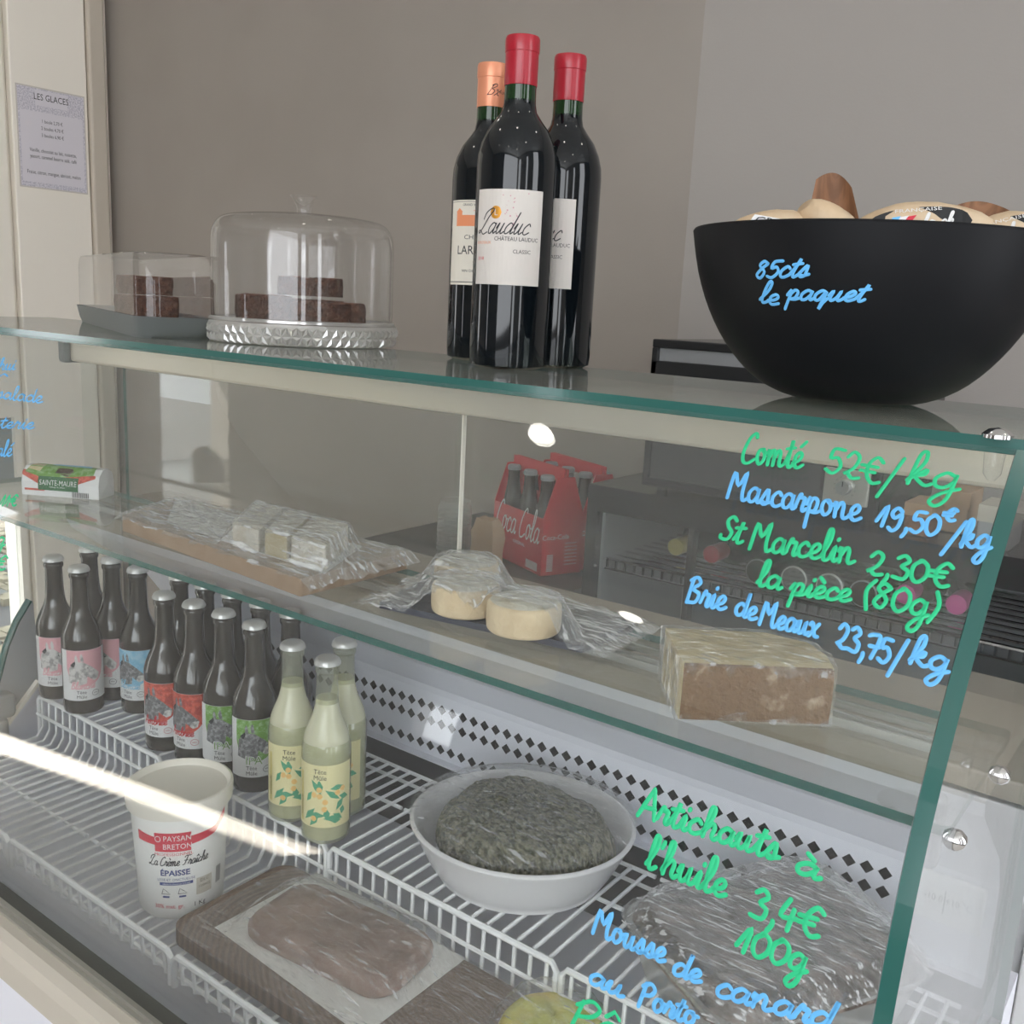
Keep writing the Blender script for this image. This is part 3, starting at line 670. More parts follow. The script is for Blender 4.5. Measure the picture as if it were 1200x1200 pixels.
write('blue handwritten second line with port', 'markerblue', [('au', 690, 1150, 731, 1169, 12), ('Porto', 747, 1176, 815, 1202, 13)], .0027)
write('green handwritten top of a word at the lower edge', 'markergreen', [('Pâ', 664, 1204, 726, 1222, 17)], .0028)
write('blue handwritten notice at the left end of the glass', 'markerblue', [("'hui", -4, 434, 18, 434, 6), ('~', -10, 442, 9, 443, 7), ('tons, salade', -45, 462, 50, 473, 6.5), ('charcuterie', -58, 500, 40, 503, 6), ('salé', -8, 535, 14, 535, 8)], .0023)
write('green handwritten figures at the left end of the glass', 'markergreen', [('11€', 1, 593, 20, 593, 7), ('g', -4, 640, 6, 640, 9), ('€', -6, 668, 7, 668, 9)], .0023)

# ================================================================== wire racks
ZR, ZF = Z(-.663), Z(-.728)
YF, YS, YK = .545, .766, .976
ws = .0205
wire_me = None
def make_rack(label, x0, first):
    t = thing('wire_rack', label, 'rack', (x0, YF, ZF - .004), group='stepped white wire racks')
    wd = .337; r = .0024
    zt = Z(-.690)
    L_ = lambda P: MB().tube([(x0 + a, b, c) for a, b, c in P], .0036, 8)
    L_([(.0, YS, ZF), (.0, YS, ZR - .008), (.006, YS, ZR), (wd - .006, YS, ZR), (wd, YS, ZR - .008), (wd, YS, ZF)]).make('step_rod', 'whitewire', t, smooth=True)
    L_([(.0, YF, ZF), (.0, YF, zt - .006), (.006, YF, zt), (wd - .006, YF, zt), (wd, YF, zt - .006), (wd, YF, ZF)]).make('front_rod', 'whitewire', t, smooth=True)
    for y, z in ((YS - .003, ZR - .030), (YF + .004, ZF + .012), (YK, ZR), (YK + .002, ZR - .02), (.90, ZR - .005), (.65, ZF - .005)):
        MB().tube([(x0, y, z), (x0 + wd, y, z)], .0028, 6).make('cross_rod', 'whitewire', t, smooth=True)
    n = 16; base = None
    for k in range(n):
        x = .012 + k * (wd - .024) / (n - 1)
        P = [(0, YK - YF, 0), (0, YK - .004 - YF, 0), (0, YS + .006 - YF, 0), (0, YS - YF, -.004), (0, YS - YF - .001, -.05), (0, YS - YF - .012, -(ZR - ZF)), (0, .014, -(ZR - ZF)), (0, .002, -(ZR - ZF) + .008), (0, 0, -(ZR - zt))]
        if base is None:
            me = MB().tube(P, r, 6).make('wire', 'whitewire', t, world=False, smooth=True); base = me
            me.location = (x, 0, ZR - (ZF - .004))
        else:
            c = base.copy(); COL.objects.link(c); c.parent = t; c.location = (x, 0, ZR - (ZF - .004))
    return t
make_rack('stepped white wire rack at the left end of the case under the pink beers', -1.498, 0)
make_rack('stepped white wire rack under the red and green label beers', -1.155, 0)
make_rack('stepped white wire rack under the oval dish and cutting board', -.812, 0)
make_rack('stepped white wire rack at the right end under the wrapped terrine', -.468, 0)

# ================================================================== on the glass top
ZT = Z(-.062)
def facing(x, y): return math.atan2(-y, -x)        # angle from a thing towards the photographer
# --- wine bottles
WP = [(0, .004), (.030, .0), (.0365, .003), (.0375, .012), (.0375, .186), (.0368, .196), (.034, .207), (.0285, .219), (.0215, .228), (.0165, .235), (.0150, .242), (.0146, .250)]
def wine(name_label, top, cap, label_kind, turn):
    p = at(top[0], top[1], 2, Z(.238)); x, y = p.x, p.y
    t = thing('wine_bottle', name_label, 'wine bottle', (x, y, ZT)); th = facing(x, y) + turn
    mb = MB().lathe(WP, 56, (x, y), z=ZT); mb.make('body', 'wineglass', t, smooth=True)
    MB().lathe([(.0150, .240), (.0147, .252), (.0145, .262)], 40, (x, y), z=ZT).make('neck', 'wineneck', t, smooth=True)
    MB().lathe([(.0151, .2575), (.0153, .258), (.0153, .286), (.0158, .2865), (.0160, .289), (.0160, .2975), (.0152, .300), (.010, .3012), (0, .3012)], 40, (x, y), z=ZT).make('foil_capsule', cap, t, smooth=True)
    R = .0378; f = cyl(R, th, ZT, 0, (x, y)); mats = ['paper' if label_kind == 'lauduc' else 'papercream', 'ink', 'gold', 'inkorange', 'inkred']
    hw = .0345 if label_kind == 'lauduc' else .040
    lb = MB(); fill(lb, [(-hw, .078), (hw, .078), (hw, .163), (-hw, .163)], f); lab = lb.make('label', mats, t, smooth=True)
    g = cyl(R + .0002, th, ZT, 0, (x, y)); pr = MB()
    g2 = lambda u, v: g(u, v)
    if label_kind == 'lauduc':
        st, adv = strokes('Lauduc', .55); k = .0098
        for ln in st:
            pts = [Vector(g(-.032 + u * k * .82, .1235 + v * k)) for u, v in ln]
            ribbon(pr, pts, .0010, lambda p: Vector((p.x - x, p.y - y, 0)).normalized(), 1, .0001)
        add_text(pr, 'CHÂTEAU LAUDUC', .0052, g, 1, 'RIGHT', dx=.031, dy=.1175, sx=.92)
        add_text(pr, 'CLASSIC', .0050, g, 1, 'RIGHT', dx=.024, dy=.1065, sx=.92)
        add_text(pr, '2018', .0042, g, 4, 'LEFT', dx=-.031, dy=.100)
        add_text(pr, 'BORDEAUX', .0034, g, 3, 'LEFT', dx=-.033, dy=.1145)
        fill(pr, circ(-.011, .1425, .0058), g, 2, .0015)
        pr2 = MB(); g3 = cyl(R + .0004, th, ZT, 0, (x, y)); add_text(pr2, 'L', .0075, g3, 0, dx=-.0108, dy=.1398); pr2.make('emblem_letter', 'papercream', lab)
        for i in range(26):
            u, v = random.gauss(.004, .005), random.uniform(.128, .160); fill(pr, circ(u, v, random.uniform(.0003, .0009), 6), g, 5, .0004)
    else:
        add_text(pr, 'GRAND VIN DE BORDEAUX', .0034, g, 1, dy=.157)
        for (a, b, c, d) in ((-.024, .137, .024, .148), (-.030, .137, -.022, .151), (.022, .137, .030, .151), (-.006, .148, .006, .152)):
            fill(pr, [(a, b), (c, b), (c, d), (a, d)], g, 3)
        fill(pr, [(-.031, .151), (-.021, .151), (-.026, .155)], g, 3); fill(pr, [(.021, .151), (.031, .151), (.026, .155)], g, 3)
        fill(pr, [(-.009, .152), (.009, .152), (0, .156)], g, 3)
        add_text(pr, 'CHATEAU', .0062, g, 1, dy=.124, sx=1.3); add_text(pr, 'LARONDE', .0125, g, 1, dy=.109, sx=.95)
        add_text(pr, '2017', .005, g, 1, dy=.0985, sx=1.5); add_text(pr, 'VIN DE BORDEAUX', .0038, g, 1, dy=.091, sx=1.2)
        fill(pr, [(-hw, .0805), (hw, .0805), (hw, .0812), (-hw, .0812)], g, 1); fill(pr, [(-hw, .1610), (hw, .1610), (hw, .1614), (-hw, .1614)], g, 1)
        c2 = MB(); g4 = cyl(.0156, facing(x, y) + .2, ZT, 0, (x, y))
        st, adv = strokes('Bx', .5)
        for ln in st: ribbon(c2, [Vector(g4(-.009 + u * .0065, .268 + v * .0055)) for u, v in ln], .0007, lambda p: Vector((p.x - x, p.y - y, 0)).normalized(), 0, .0001)
        add_text(c2, 'AUX', .0035, g4, 0, 'LEFT', dx=.0045, dy=.270); c2.make('capsule_lettering', 'ink', t)
    principled('winestain', (.55, .28, .32), .7) if 'winestain' not in M else None
    pr.make('print', mats + ['winestain'], lab)
    return t
wine('front wine bottle with bright red capsule and stained cream label, middle of the three', (613, 44), 'redcap', 'lauduc', -.18)
wine('right rear wine bottle with red capsule, its cream label half hidden', (669, 66), 'redcap', 'lauduc', -.55)
wine('left rear wine bottle with copper foil capsule and a printed building on the label', (578, 76), 'coppercap', 'laronde', -.15)

# --- cake stand with dome
cx, cy = -.957, .846
t = thing('cake_stand', 'low round clear cake stand with faceted rim under a tall dome', 'cake stand', (cx, cy, ZT))
mb = MB(); n = 64; R0, R1 = .112, .116
hz = [.001, .0115, .022]
V = []; F = []
for k, z in enumerate(hz):
    for j in range(n):
        a = 2 * PI * (j + (k % 2) * .5) / n; r = (R0, R1 - .001, R1)[k]; V.append((cx + r * math.cos(a), cy + r * math.sin(a), ZT + z))
for k in range(2):
    for j in range(n):
        a, b = k * n + j, k * n + (j + 1) % n; c, d = (k + 1) * n + j, (k + 1) * n + (j + 1) % n
        tri = [(a, b, c), (b, d, c)] if k % 2 == 0 else [(a, b, d), (a, d, c)]
        for q in tri:
            P = [Vector(V[i]) for i in q]; m_ = sum(P, Vector()) / 3; nn = Vector((m_.x - cx, m_.y - cy, 0)).normalized(); V.append(tuple(m_ + nn * .0024)); e = len(V) - 1
            F += [(q[0], q[1], e), (q[1], q[2], e), (q[2], q[0], e)]
mb.add(V, F); mb.lathe([(R1, .022), (R1 - .001, .025), (.105, .0255), (0, .0255)], 64, (cx, cy), z=ZT); mb.lathe([(0, .001), (R0, .001)], 64, (cx, cy), z=ZT)
mb.make('base', 'crystal', t)
d_ = thing('dome_cover', 'tall clear plastic dome with flared knob covering the brownies', 'cake dome', (cx, cy, ZT + .026))
pr_ = smoothprof([(.110, .0), (.110, .05), (.1095, .095), (.107, .108), (.100, .118), (.088, .123), (.05, .127), (.012, .129)], 3)
MB().lathe(pr_, 72, (cx, cy), z=ZT + .026).lathe([(.1075, .001), (.1075, .09), (.104, .106)], 72, (cx, cy), z=ZT + .026).make('shell', 'domeglass', d_, smooth=True)
MB().lathe([(.110, 0), (.1125, .0), (.1125, .003), (.110, .004)], 72, (cx, cy), z=ZT + .026).make('rim', 'crystal', d_, smooth=True)
MB().lathe(smoothprof([(.009, .0), (.0085, .006), (.011, .014), (.0165, .021), (.0155, .0215), (.009, .015), (.0, .010)], 3), 32, (cx, cy), z=ZT + .026 + .128).make('knob', 'domeglass', d_, smooth=True)

def rough_block(name, label, cat, mats, poly, z0, z1, group=None, jitter=.0015, rz=0, loc=None, slope=0.):
    """an irregular baked block: outline polygon subdivided and jittered"""
    P = []
    for i in range(len(poly)):
        a, b = Vector(poly[i]), Vector(poly[(i + 1) % len(poly)]); k = max(1, int((b - a).length / .006))
        P += [tuple(a + (b - a) * (j / k)) for j in range(k)]
    n = len(P); lv = 5; V = []; F = []; c = Vector((sum(p[0] for p in P) / n, sum(p[1] for p in P) / n))
    for l in range(lv):
        h_ = l / (lv - 1); q = 1 + (.0 if 0 < l < lv - 1 else -.02)
        for p in P:
            d = (Vector(p) - c) * q; V.append((c.x + d.x * (1 + slope * (h_ - .5)) + random.uniform(-jitter, jitter), c.y + d.y * (1 + slope * (h_ - .5)) + random.uniform(-jitter, jitter), z0 + (z1 - z0) * h_ + (random.uniform(-jitter, jitter) if 0 < l else 0)))
    for l in range(lv - 1):
        for i in range(n): F.append((l * n + i, l * n + (i + 1) % n, (l + 1) * n + (i + 1) % n, (l + 1) * n + i))
    fm = [0] * len(F)
    # top as rings towards the centre
    prev = [(lv - 1) * n + i for i in range(n)]
    for rr in (.7, .35):
        st = len(V)
        for i in range(n):
            p = Vector(P[i]); d = (p - c) * rr; V.append((c.x + d.x, c.y + d.y, z1 + random.uniform(-jitter, jitter) * 1.3))
        for i in range(n): F.append((prev[i], prev[(i + 1) % n], st + (i + 1) % n, st + i)); fm.append(1)
        prev = [st + i for i in range(n)]
    F.append(tuple(prev)); fm.append(1); F.append(tuple(range(n))[::-1]); fm.append(0)
    o = mesh(name, V, F, mats, None, True, True, fm); return tag(o, label, cat, group)
def quad(c, L, W, rot): return rrect(-L / 2, L / 2, -W / 2, W / 2, .006, 3, c, rot)
vr = facing(cx, cy)          # towards the eye; the view's right is vr + 90 degrees
rt = Vector((-math.sin(vr), math.cos(vr), 0)); fw = Vector((math.cos(vr), math.sin(vr), 0))
def bp(u, v): q = Vector((cx, cy, 0)) + rt * u + fw * v; return (q.x, q.y)
br = ['brownie', 'browniecrust']; zb = ZT + .027
rough_block('brownie', 'long dark brownie slice lying at the front right under the dome', 'brownie', br, quad(bp(.030, .035), .088, .036, vr + PI / 2 - .12), zb, zb + .024)
rough_block('brownie', 'brownie piece with pale crust at the left under the dome', 'brownie', br, quad(bp(-.048, .012), .050, .060, vr + .25), zb, zb + .029)
rough_block('brownie', 'brownie piece at the back of the cake stand', 'brownie', br, quad(bp(.010, -.040), .080, .044, vr + PI / 2 + .1), zb, zb + .025)
rough_block('brownie', 'top brownie resting across the others under the dome', 'brownie', br, quad(bp(.008, .012), .076, .050, vr + PI / 2 + .05), zb + .0310, zb + .052)

# --- rectangular cake box
t_l, t_n, t_r = at(91, 376, 2, ZT), at(163, 397, 2, ZT), at(262, 402, 2, ZT)
c0 = Vector((t_n.x, t_n.y, 0)); 
ea = (Vector((t_l.x, t_l.y, 0)) - c0); eb = Vector((t_r.x, t_r.y, 0)) - c0
ang = math.atan2(ea.y, ea.x); La = ea.length; ub = Vector((-ea.y, ea.x, 0)).normalized()
if ub.dot(eb) < 0: ub = -ub
Lb = .092
cc = c0 + ea * .5 + ub * Lb / 2 + ea.normalized() * .004
rb = math.atan2(ea.y, ea.x)
t = thing('cake_box', 'dark grey rectangular cake tray with curved rim', 'cake tray', (cc.x, cc.y, ZT))
def tp(s, r): return rrect(-La / 2 * s, La / 2 * s, -Lb / 2 * s, Lb / 2 * s, r, 8, (cc.x, cc.y), rb)
V = []; F = []; rings = [(.95, .0), (.97, .004), (1., .010), (1.04, .022), (1.045, .023), (1.02, .0225), (.98, .013), (.5, .012)]
nn = 36
for s_, z in rings:
    for i, p in enumerate(tp(s_, .028 * s_)):
        dz = 0
        if z > .02: dz = .0028 * math.cos(2 * (math.atan2(p[1] - cc.y, p[0] - cc.x) - rb))
        V.append((p[0], p[1], ZT + z + dz))
for k in range(len(rings) - 1):
    for i in range(nn): F.append((k * nn + i, k * nn + (i + 1) % nn, (k + 1) * nn + (i + 1) % nn, (k + 1) * nn + i))
F += [tuple(range(nn))[::-1], tuple((len(rings) - 1) * nn + i for i in range(nn))]
mesh('tray', V, F, 'traygrey', t, smooth=True)
t2 = thing('clear_cover', 'clear rounded rectangular plastic cover over the dark cake slices', 'cover', (cc.x, cc.y, ZT + .02))
V = []; F = []; rings = [(.99, .021), (.985, .05), (.98, .085), (.965, .093), (.93, .0985), (.85, .100), (.4, .101)]
for s_, z in rings:
    for p in tp(s_, .026 * s_): V.append((p[0], p[1], ZT + z))
for k in range(len(rings) - 1):
    for i in range(nn): F.append((k * nn + i, k * nn + (i + 1) % nn, (k + 1) * nn + (i + 1) % nn, (k + 1) * nn + i))
F += [tuple((len(rings) - 1) * nn + i for i in range(nn))]
mesh('lid_shell', V, F, 'domeglass', t2, smooth=True)
o = MB().prism(tp(.86, .02), ZT + .0135, ZT + .0155).make('cake_card', 'cakeboard'); tag(o, 'thin brown card under the cake slices in the grey tray', 'cake board')
vb = facing(cc.x, cc.y); rtb = Vector((-math.sin(vb), math.cos(vb), 0)); fwb = Vector((math.cos(vb), math.sin(vb), 0))
def bq(u, v): q = cc + rtb * u + fwb * v; return (q.x, q.y)
cm = ['brownie', 'browniecrust']; z0 = ZT + .016
for k, (u, v, L_, zz, hh) in enumerate(((.012, .012, .082, z0, .030), (.010, .010, .072, z0 + .032, .024))):
    rough_block('cake_slice', ('thick dark cake slab at the bottom under the rectangular lid', 'upper dark cake slab stacked on the other under the rectangular lid')[k], 'cake', cm, quad(bq(u, v), L_, .052, vb + PI / 2), zz, zz + hh, jitter=.0012)

# --- black bowl with packets
bx, by, BR = -.252, .790, .1345
BPF = smoothprof([(0, .0), (.040, .0005), (.062, .006), (.083, .019), (.102, .040), (.117, .065), (.128, .094), (.1345, .1245)], 3)
b_ = thing('bowl', 'large matte black salad bowl marked 85cts le paquet', 'bowl', (bx, by, ZT))
MB().lathe(BPF + [(.1335, .1262), (.1315, .1255), (.125, .094), (.113, .065), (.097, .040), (.078, .021), (.055, .011), (0, .008)], 96, (bx, by), z=ZT).make('shell', 'blacksatin', b_, smooth=True)
def bowl_r(z):
    for k in range(len(BPF) - 1):
        if BPF[k][1] <= z <= BPF[k + 1][1]:
            return BPF[k][0] + (BPF[k + 1][0] - BPF[k][0]) * (z - BPF[k][1]) / (BPF[k + 1][1] - BPF[k][1])
    return BPF[-1][0]
def bowl_hit(px, py):
    d = ray(px, py); o = Vector((0, 0, E0)); best = None; t_ = .3
    while t_ < 1.6:
        p = o + d.normalized() * t_; r = math.hypot(p.x - bx, p.y - by); z = p.z - ZT
        if 0 < z < .1245 and r < bowl_r(z): return Vector((math.atan2(p.y - by, p.x - bx) % (2 * PI), z))
        t_ += .0008
    return None
bw = MB()
for s, x0, y0, x1, y1, xh in (('85cts', 886, 326, 947, 324, 12), ('le', 891, 353, 912, 358, 12), ('paquet', 922, 351, 1012, 353, 11)):
    P0, P1, PU = bowl_hit(x0, y0), bowl_hit(x1, y1), bowl_hit(x0 + 1, y0 - xh); st, adv = strokes(s); U = (P1 - P0) / adv; Vv = PU - P0
    for ln in st:
        pts = []
        for u, v in ln:
            q = P0 + U * u + Vv * v; r = bowl_r(q.y) + .0004; pts.append(Vector((bx + r * math.cos(q.x), by + r * math.sin(q.x), ZT + q.y)))
        ribbon(bw, pts, .0022, lambda p: Vector((p.x - bx, p.y - by, -.04)).normalized())
o = bw.make('handwriting', 'markerblue', b_, smooth=True)
# packets: crumpled paper twists
def packet(label, c, L, R, ang, tilt, kind, bend=0.):
    t = thing('paper_packet', label, 'packet', c, ang)
    V = []; F = []; n = 20; m_ = 14
    for i in range(m_ + 1):
        s_ = i / m_; x = (s_ - .5) * L; r = R * (math.sin(PI * min(1, max(0, s_ * .94 + .03))) ** .45) * (1 + .05 * math.sin(7 * s_ + R * 900))
        for j in range(n):
            a = 2 * PI * j / n; rr = r * (1 + .05 * math.sin(3 * a + 5 * s_) + random.uniform(-.02, .02))
            p = Vector((x, rr * math.cos(a), rr * math.sin(a) * .8)); p.z += bend * (s_ - .5) ** 2
            p = Matrix.Rotation(-tilt, 3, 'Y') @ p; V.append(p)
    for i in range(m_):
        for j in range(n): F.append((i * n + j, i * n + (j + 1) % n, (i + 1) * n + (j + 1) % n, (i + 1) * n + j))
    F += [tuple(range(n))[::-1], tuple(m_ * n + j for j in range(n))]
    mesh('wrapper', V, F, 'packet', t, world=False, smooth=True)
    T = Matrix.Rotation(-tilt, 3, 'Y')
    def side(u, v, k=1.03):
        a = -PI / 2 + v / R
        return tuple(T @ Vector((u, R * k * math.cos(a - PI * 0), R * k * math.sin(a) * -.8 * 0 + R * k * .8 * math.sin(v / R) * 1)) if False else T @ Vector((u, -R * k * math.cos(v / R), R * k * .8 * math.sin(v / R))))
    if kind == 'black':
        lb = MB(); fill(lb, circ(0, .006, .034, 20, .018), side, 0, .003); l_ = lb.make('sticker', 'black', t, world=False)
        p_ = MB(); s2 = lambda u, v: side(u, v, 1.06)
        fill(p_, [(-.022, .004), (-.017, .004), (-.011, .014), (-.016, .014)], s2, 1); fill(p_, [(-.017, .004), (-.012, .004), (-.006, .014), (-.011, .014)], s2, 0); fill(p_, [(-.012, .004), (-.007, .004), (-.001, .014), (-.006, .014)], s2, 2)
        st, adv = strokes('la ch', .3)
        for ln in st: ribbon(p_, [Vector(s2(.002 + u * .005, .002 + v * .006)) for u, v in ln], .0014, lambda p: Vector((0, -1, .3)), 0)
        add_text(p_, 'FRANÇAISE', .006, s2, 0, dx=0, dy=.0175); p_.make('sticker_print', ['labelwhite', 'markerblue', 'tubred'], l_, world=False)
    elif kind == 'white':
        lb = MB(); fill(lb, [(-.026, -.006), (.024, -.006), (.020, .016), (-.020, .018)], side, 0, .003); l_ = lb.make('sticker', 'labelwhite', t, world=False)
        p_ = MB(); s2 = lambda u, v: side(u, v, 1.06); add_text(p_, 'CRACK', .011, s2, 0, dy=.008); add_text(p_, 'artisan boulanger', .005, s2, 0, dy=.002); p_.make('sticker_print', 'ink', l_, world=False)
    return t
zr = ZT + .130
vbw = facing(bx, by); R3 = Vector((-math.sin(vbw), math.cos(vbw), 0)); F3 = Vector((math.cos(vbw), math.sin(vbw), 0))
def bb(u, v, z): q = Vector((bx, by, 0)) + R3 * u + F3 * v; return (q.x, q.y, zr + z)
ra = math.atan2(R3.y, R3.x)
packet('pale paper packet with white sticker at the left of the bowl', bb(-.066, .026, -.010), .075, .025, ra, -.12, 'white')
packet('upright folded kraft paper packet left of centre in the bowl', bb(-.030, .020, -.006), .060, .024, ra + .5, -.75, '')
packet('cream paper packet with black oval sticker right of centre in the bowl', bb(.030, .045, -.006), .098, .0270, ra, .10, 'black')
packet('cream paper packet with black sticker at the far right of the bowl', bb(.092, .010, -.008), .070, .026, ra - .1, .25, 'black')
packet('plain brown paper packet lying behind the sticker packets in the bowl', bb(.020, -.040, -.020), .13, .026, ra + .1, 0, '')
def fold(label, c, rz, sx, sz, lean):
    V = []; F = []; n = 12
    for k in range(2):
        for i in range(n + 1):
            s_ = i / n; y = .006 * math.sin(s_ * PI) + (-.0006 if k else 0); V += [(sx * (s_ - .5) * (1 - .0), y, 0), (sx * (s_ - .35) * .6 + lean, y * 2 + .002, sz * (.55 + .45 * math.sin(PI * (.25 + .6 * s_))))]
    for k in range(2):
        for i in range(n): F.append((k * 2 * (n + 1) + 2 * i, k * 2 * (n + 1) + 2 * i + 2, k * 2 * (n + 1) + 2 * i + 3, k * 2 * (n + 1) + 2 * i + 1))
    o = mesh('paper_fold', V, F, 'packetbrown', None, world=False, smooth=True); o.location = c; o.rotation_euler = (0, 0, rz); return tag(o, label, 'paper')
fold('brown paper flap standing up left of centre in the black bowl', bb(-.028, -.004, -.006), ra, .045, .050, -.008)
fold('brown paper edge showing behind the right packets in the black bowl', bb(.072, -.02, -.004), ra, .06, .030, .0)

# ================================================================== on the inner glass shelf
ZS = Z(-.308)
def film(name, label, base, pts_h, z0, res=90, mat='film', amp=.003, pad=.02, seed=1, margin=None, group=None, spread=.03, top=False):
    """cling film draped over solids: base = outline polygon of the wrapped area, pts_h = list of (poly, height) solids"""
    rnd = random.Random(seed)
    xs_ = [p[0] for p in base]; ys_ = [p[1] for p in base]; x0, x1, y0, y1 = min(xs_), max(xs_), min(ys_), max(ys_)
    nx = res; ny = max(8, int(res * (y1 - y0) / (x1 - x0)))
    def inside(P, x, y):
        c = False; j = len(P) - 1
        for i in range(len(P)):
            if (P[i][1] > y) != (P[j][1] > y) and x < (P[j][0] - P[i][0]) * (y - P[i][1]) / (P[j][1] - P[i][1]) + P[i][0]: c = not c
            j = i
        return c
    def dist(P, x, y):
        best = 9
        for i in range(len(P)):
            ax, ay = P[i]; bx_, by_ = P[(i + 1) % len(P)]; dx, dy = bx_ - ax, by_ - ay; t_ = max(0, min(1, ((x - ax) * dx + (y - ay) * dy) / (dx * dx + dy * dy + 1e-12)))
            best = min(best, math.hypot(x - ax - dx * t_, y - ay - dy * t_))
        return best
    waves = [(rnd.uniform(0, 2 * PI), rnd.uniform(120, 420), rnd.uniform(0, 6.28), rnd.uniform(.3, 1)) for _ in range(9)]
    V = []; idx = {}; F = []
    for i in range(nx + 1):
        for j in range(ny + 1):
            x = x0 + (x1 - x0) * i / nx; y = y0 + (y1 - y0) * j / ny
            if not inside(base, x, y): continue
            hmax = .0015
            for P, hh in pts_h:
                if inside(P, x, y): v = hh
                else: v = hh * max(0, 1 - dist(P, x, y) / spread) ** 1.3
                hmax = max(hmax, v)
            wv = sum(a * math.sin((x * math.cos(an) + y * math.sin(an)) * fr + ph + 2 * math.sin(x * 60 + ph)) for an, fr, ph, a in waves) / 4
            z = z0 + hmax + .0022 + amp * abs(wv) * (.45 if any(inside(P, x, y) for P, _ in pts_h) else 1.)
            idx[(i, j)] = len(V); V.append((x, y, z))
    for (i, j), a in idx.items():
        q = [(i, j), (i + 1, j), (i + 1, j + 1), (i, j + 1)]
        if all(k in idx for k in q): F.append(tuple(idx[k] for k in q))
    o = mesh(name, V, F, mat, None, True, True); return tag(o, label, 'cling film', group)
def grow(P, d):
    c = Vector((sum(p[0] for p in P) / len(P), sum(p[1] for p in P) / len(P))); out = []
    for p in P:
        v = Vector(p) - c; out.append(tuple(c + v * (1 + d / v.length)))
    return out
def xy(px, py, z): p = at(px, py, 2, z); return (p.x, p.y)

# goat cheese log in printed paper
a0, a1 = Vector((*xy(26, 579, ZS), 0)), Vector((*xy(116, 586, ZS), 0)); dv = (a1 - a0); ca = math.atan2(dv.y, dv.x); Lg = dv.length
t = thing('goat_cheese_log', 'small goat cheese log in printed paper at the left end of the shelf', 'cheese', (*a0.xy, ZS), ca)
sec = [(0, 0), (0, .020), (.004, .033), (.014, .041), (.027, .042), (.039, .035), (.043, .02), (.042, 0)]
n = len(sec); V = [(0, y, z) for y, z in sec] + [(Lg, y, z) for y, z in sec]
mb = MB().add(V, [(i, i + 1, n + i + 1, n + i) for i in range(n - 1)] + [(n - 1, 0, n, 2 * n - 1)], 0)
for x, s_ in ((0, -1), (Lg, 1)):      # folded paper ends
    c_ = (x + s_ * .003, .021, .022); W = [(x, y, z) for y, z in sec] + [c_]
    mb.add(W, [(i, (i + 1) % n, n) if s_ > 0 else ((i + 1) % n, i, n) for i in range(n)], 0)
mb.make('wrapper', 'labelwhite', t, world=False)
def gs(u, v, d=.0006):                # front face then over the rounded top
    seg = [(0, 0)] + sec[1:]; L_ = 0
    for i in range(len(sec) - 1):
        l = math.hypot(sec[i + 1][0] - sec[i][0], sec[i + 1][1] - sec[i][1])
        if v <= L_ + l or i == len(sec) - 2:
            q = (v - L_) / l; y = sec[i][0] + (sec[i + 1][0] - sec[i][0]) * q; z = sec[i][1] + (sec[i + 1][1] - sec[i][1]) * q
            ny, nz = -(sec[i + 1][1] - sec[i][1]) / l, (sec[i + 1][0] - sec[i][0]) / l; return (u, y + ny * d, z + nz * d)
        L_ += l
pm = ['labelred', 'labelgreen', 'terrine', 'cheesepaste', 'labelblue', 'ink', 'labelwhite', 'darkgreen']
principled('darkgreen', (.05, .16, .07), .5)
P_ = MB()
def gq(poly, mi, d=.0006): 
    vs = sorted({p[1] for p in poly}); 
    lo, hi = min(vs), max(vs); k = max(1, int((hi - lo) / .004)); b0 = [q for q in poly]
    # clip polygon into thin v-bands so it follows the curve
    for i in range(k):
        va, vb_ = lo + (hi - lo) * i / k, lo + (hi - lo) * (i + 1) / k
        def span(v):
            r = []
            for a in range(len(poly)):
                p, q = poly[a], poly[(a + 1) % len(poly)]
                if (p[1] - v) * (q[1] - v) < 0: r.append(p[0] + (q[0] - p[0]) * (v - p[1]) / (q[1] - p[1]))
            return (min(r), max(r)) if r else None
        A_, B_ = span(va + 1e-6), span(vb_ - 1e-6)
        if A_ and B_: P_.add([gs(A_[0], va, d), gs(A_[1], va, d), gs(B_[1], vb_, d), gs(B_[0], vb_, d)], [(0, 1, 2, 3)], mi)
Lm = Lg
gq([(.0, .030), (Lm * .25, .016), (Lm * .6, .014), (Lm * .95, .030), (Lm * .95, .036), (Lm * .0, .038)], 0)
gq([(Lm * .03, .034), (Lm * .3, .026), (Lm * .92, .034), (Lm * .9, .056), (Lm * .1, .058)], 1, .0008)
gq([(Lm * .05, .040), (Lm * .22, .036), (Lm * .25, .052), (Lm * .08, .056)], 3, .0010)
gq([(Lm * .42, .032), (Lm * .60, .030), (Lm * .66, .040), (Lm * .58, .048), (Lm * .44, .046)], 2, .0010)
gq([(Lm * .3, .050), (Lm * .85, .048), (Lm * .8, .060), (Lm * .35, .062)], 4, .0012)
gq([(Lm * .22, .009), (Lm * .74, .009), (Lm * .74, .029), (Lm * .22, .029)], 7, .0012)
add_text(P_, 'SAINTE-MAURE', .0105, lambda u, v: gs(u, v, .0016), 6, dx=Lm * .48, dy=.0165, sx=.80)
add_text(P_, 'fromage de chèvre', .0032, lambda u, v: gs(u, v, .0016), 6, dx=Lm * .47, dy=.0132)
add_text(P_, 'Soignon', .0001, lambda u, v: gs(u, v, .0016), 6) if False else None
gq([(.005, .0075), (Lm * .3, .0075), (Lm * .3, .0105), (.005, .0105)], 0, .0008)
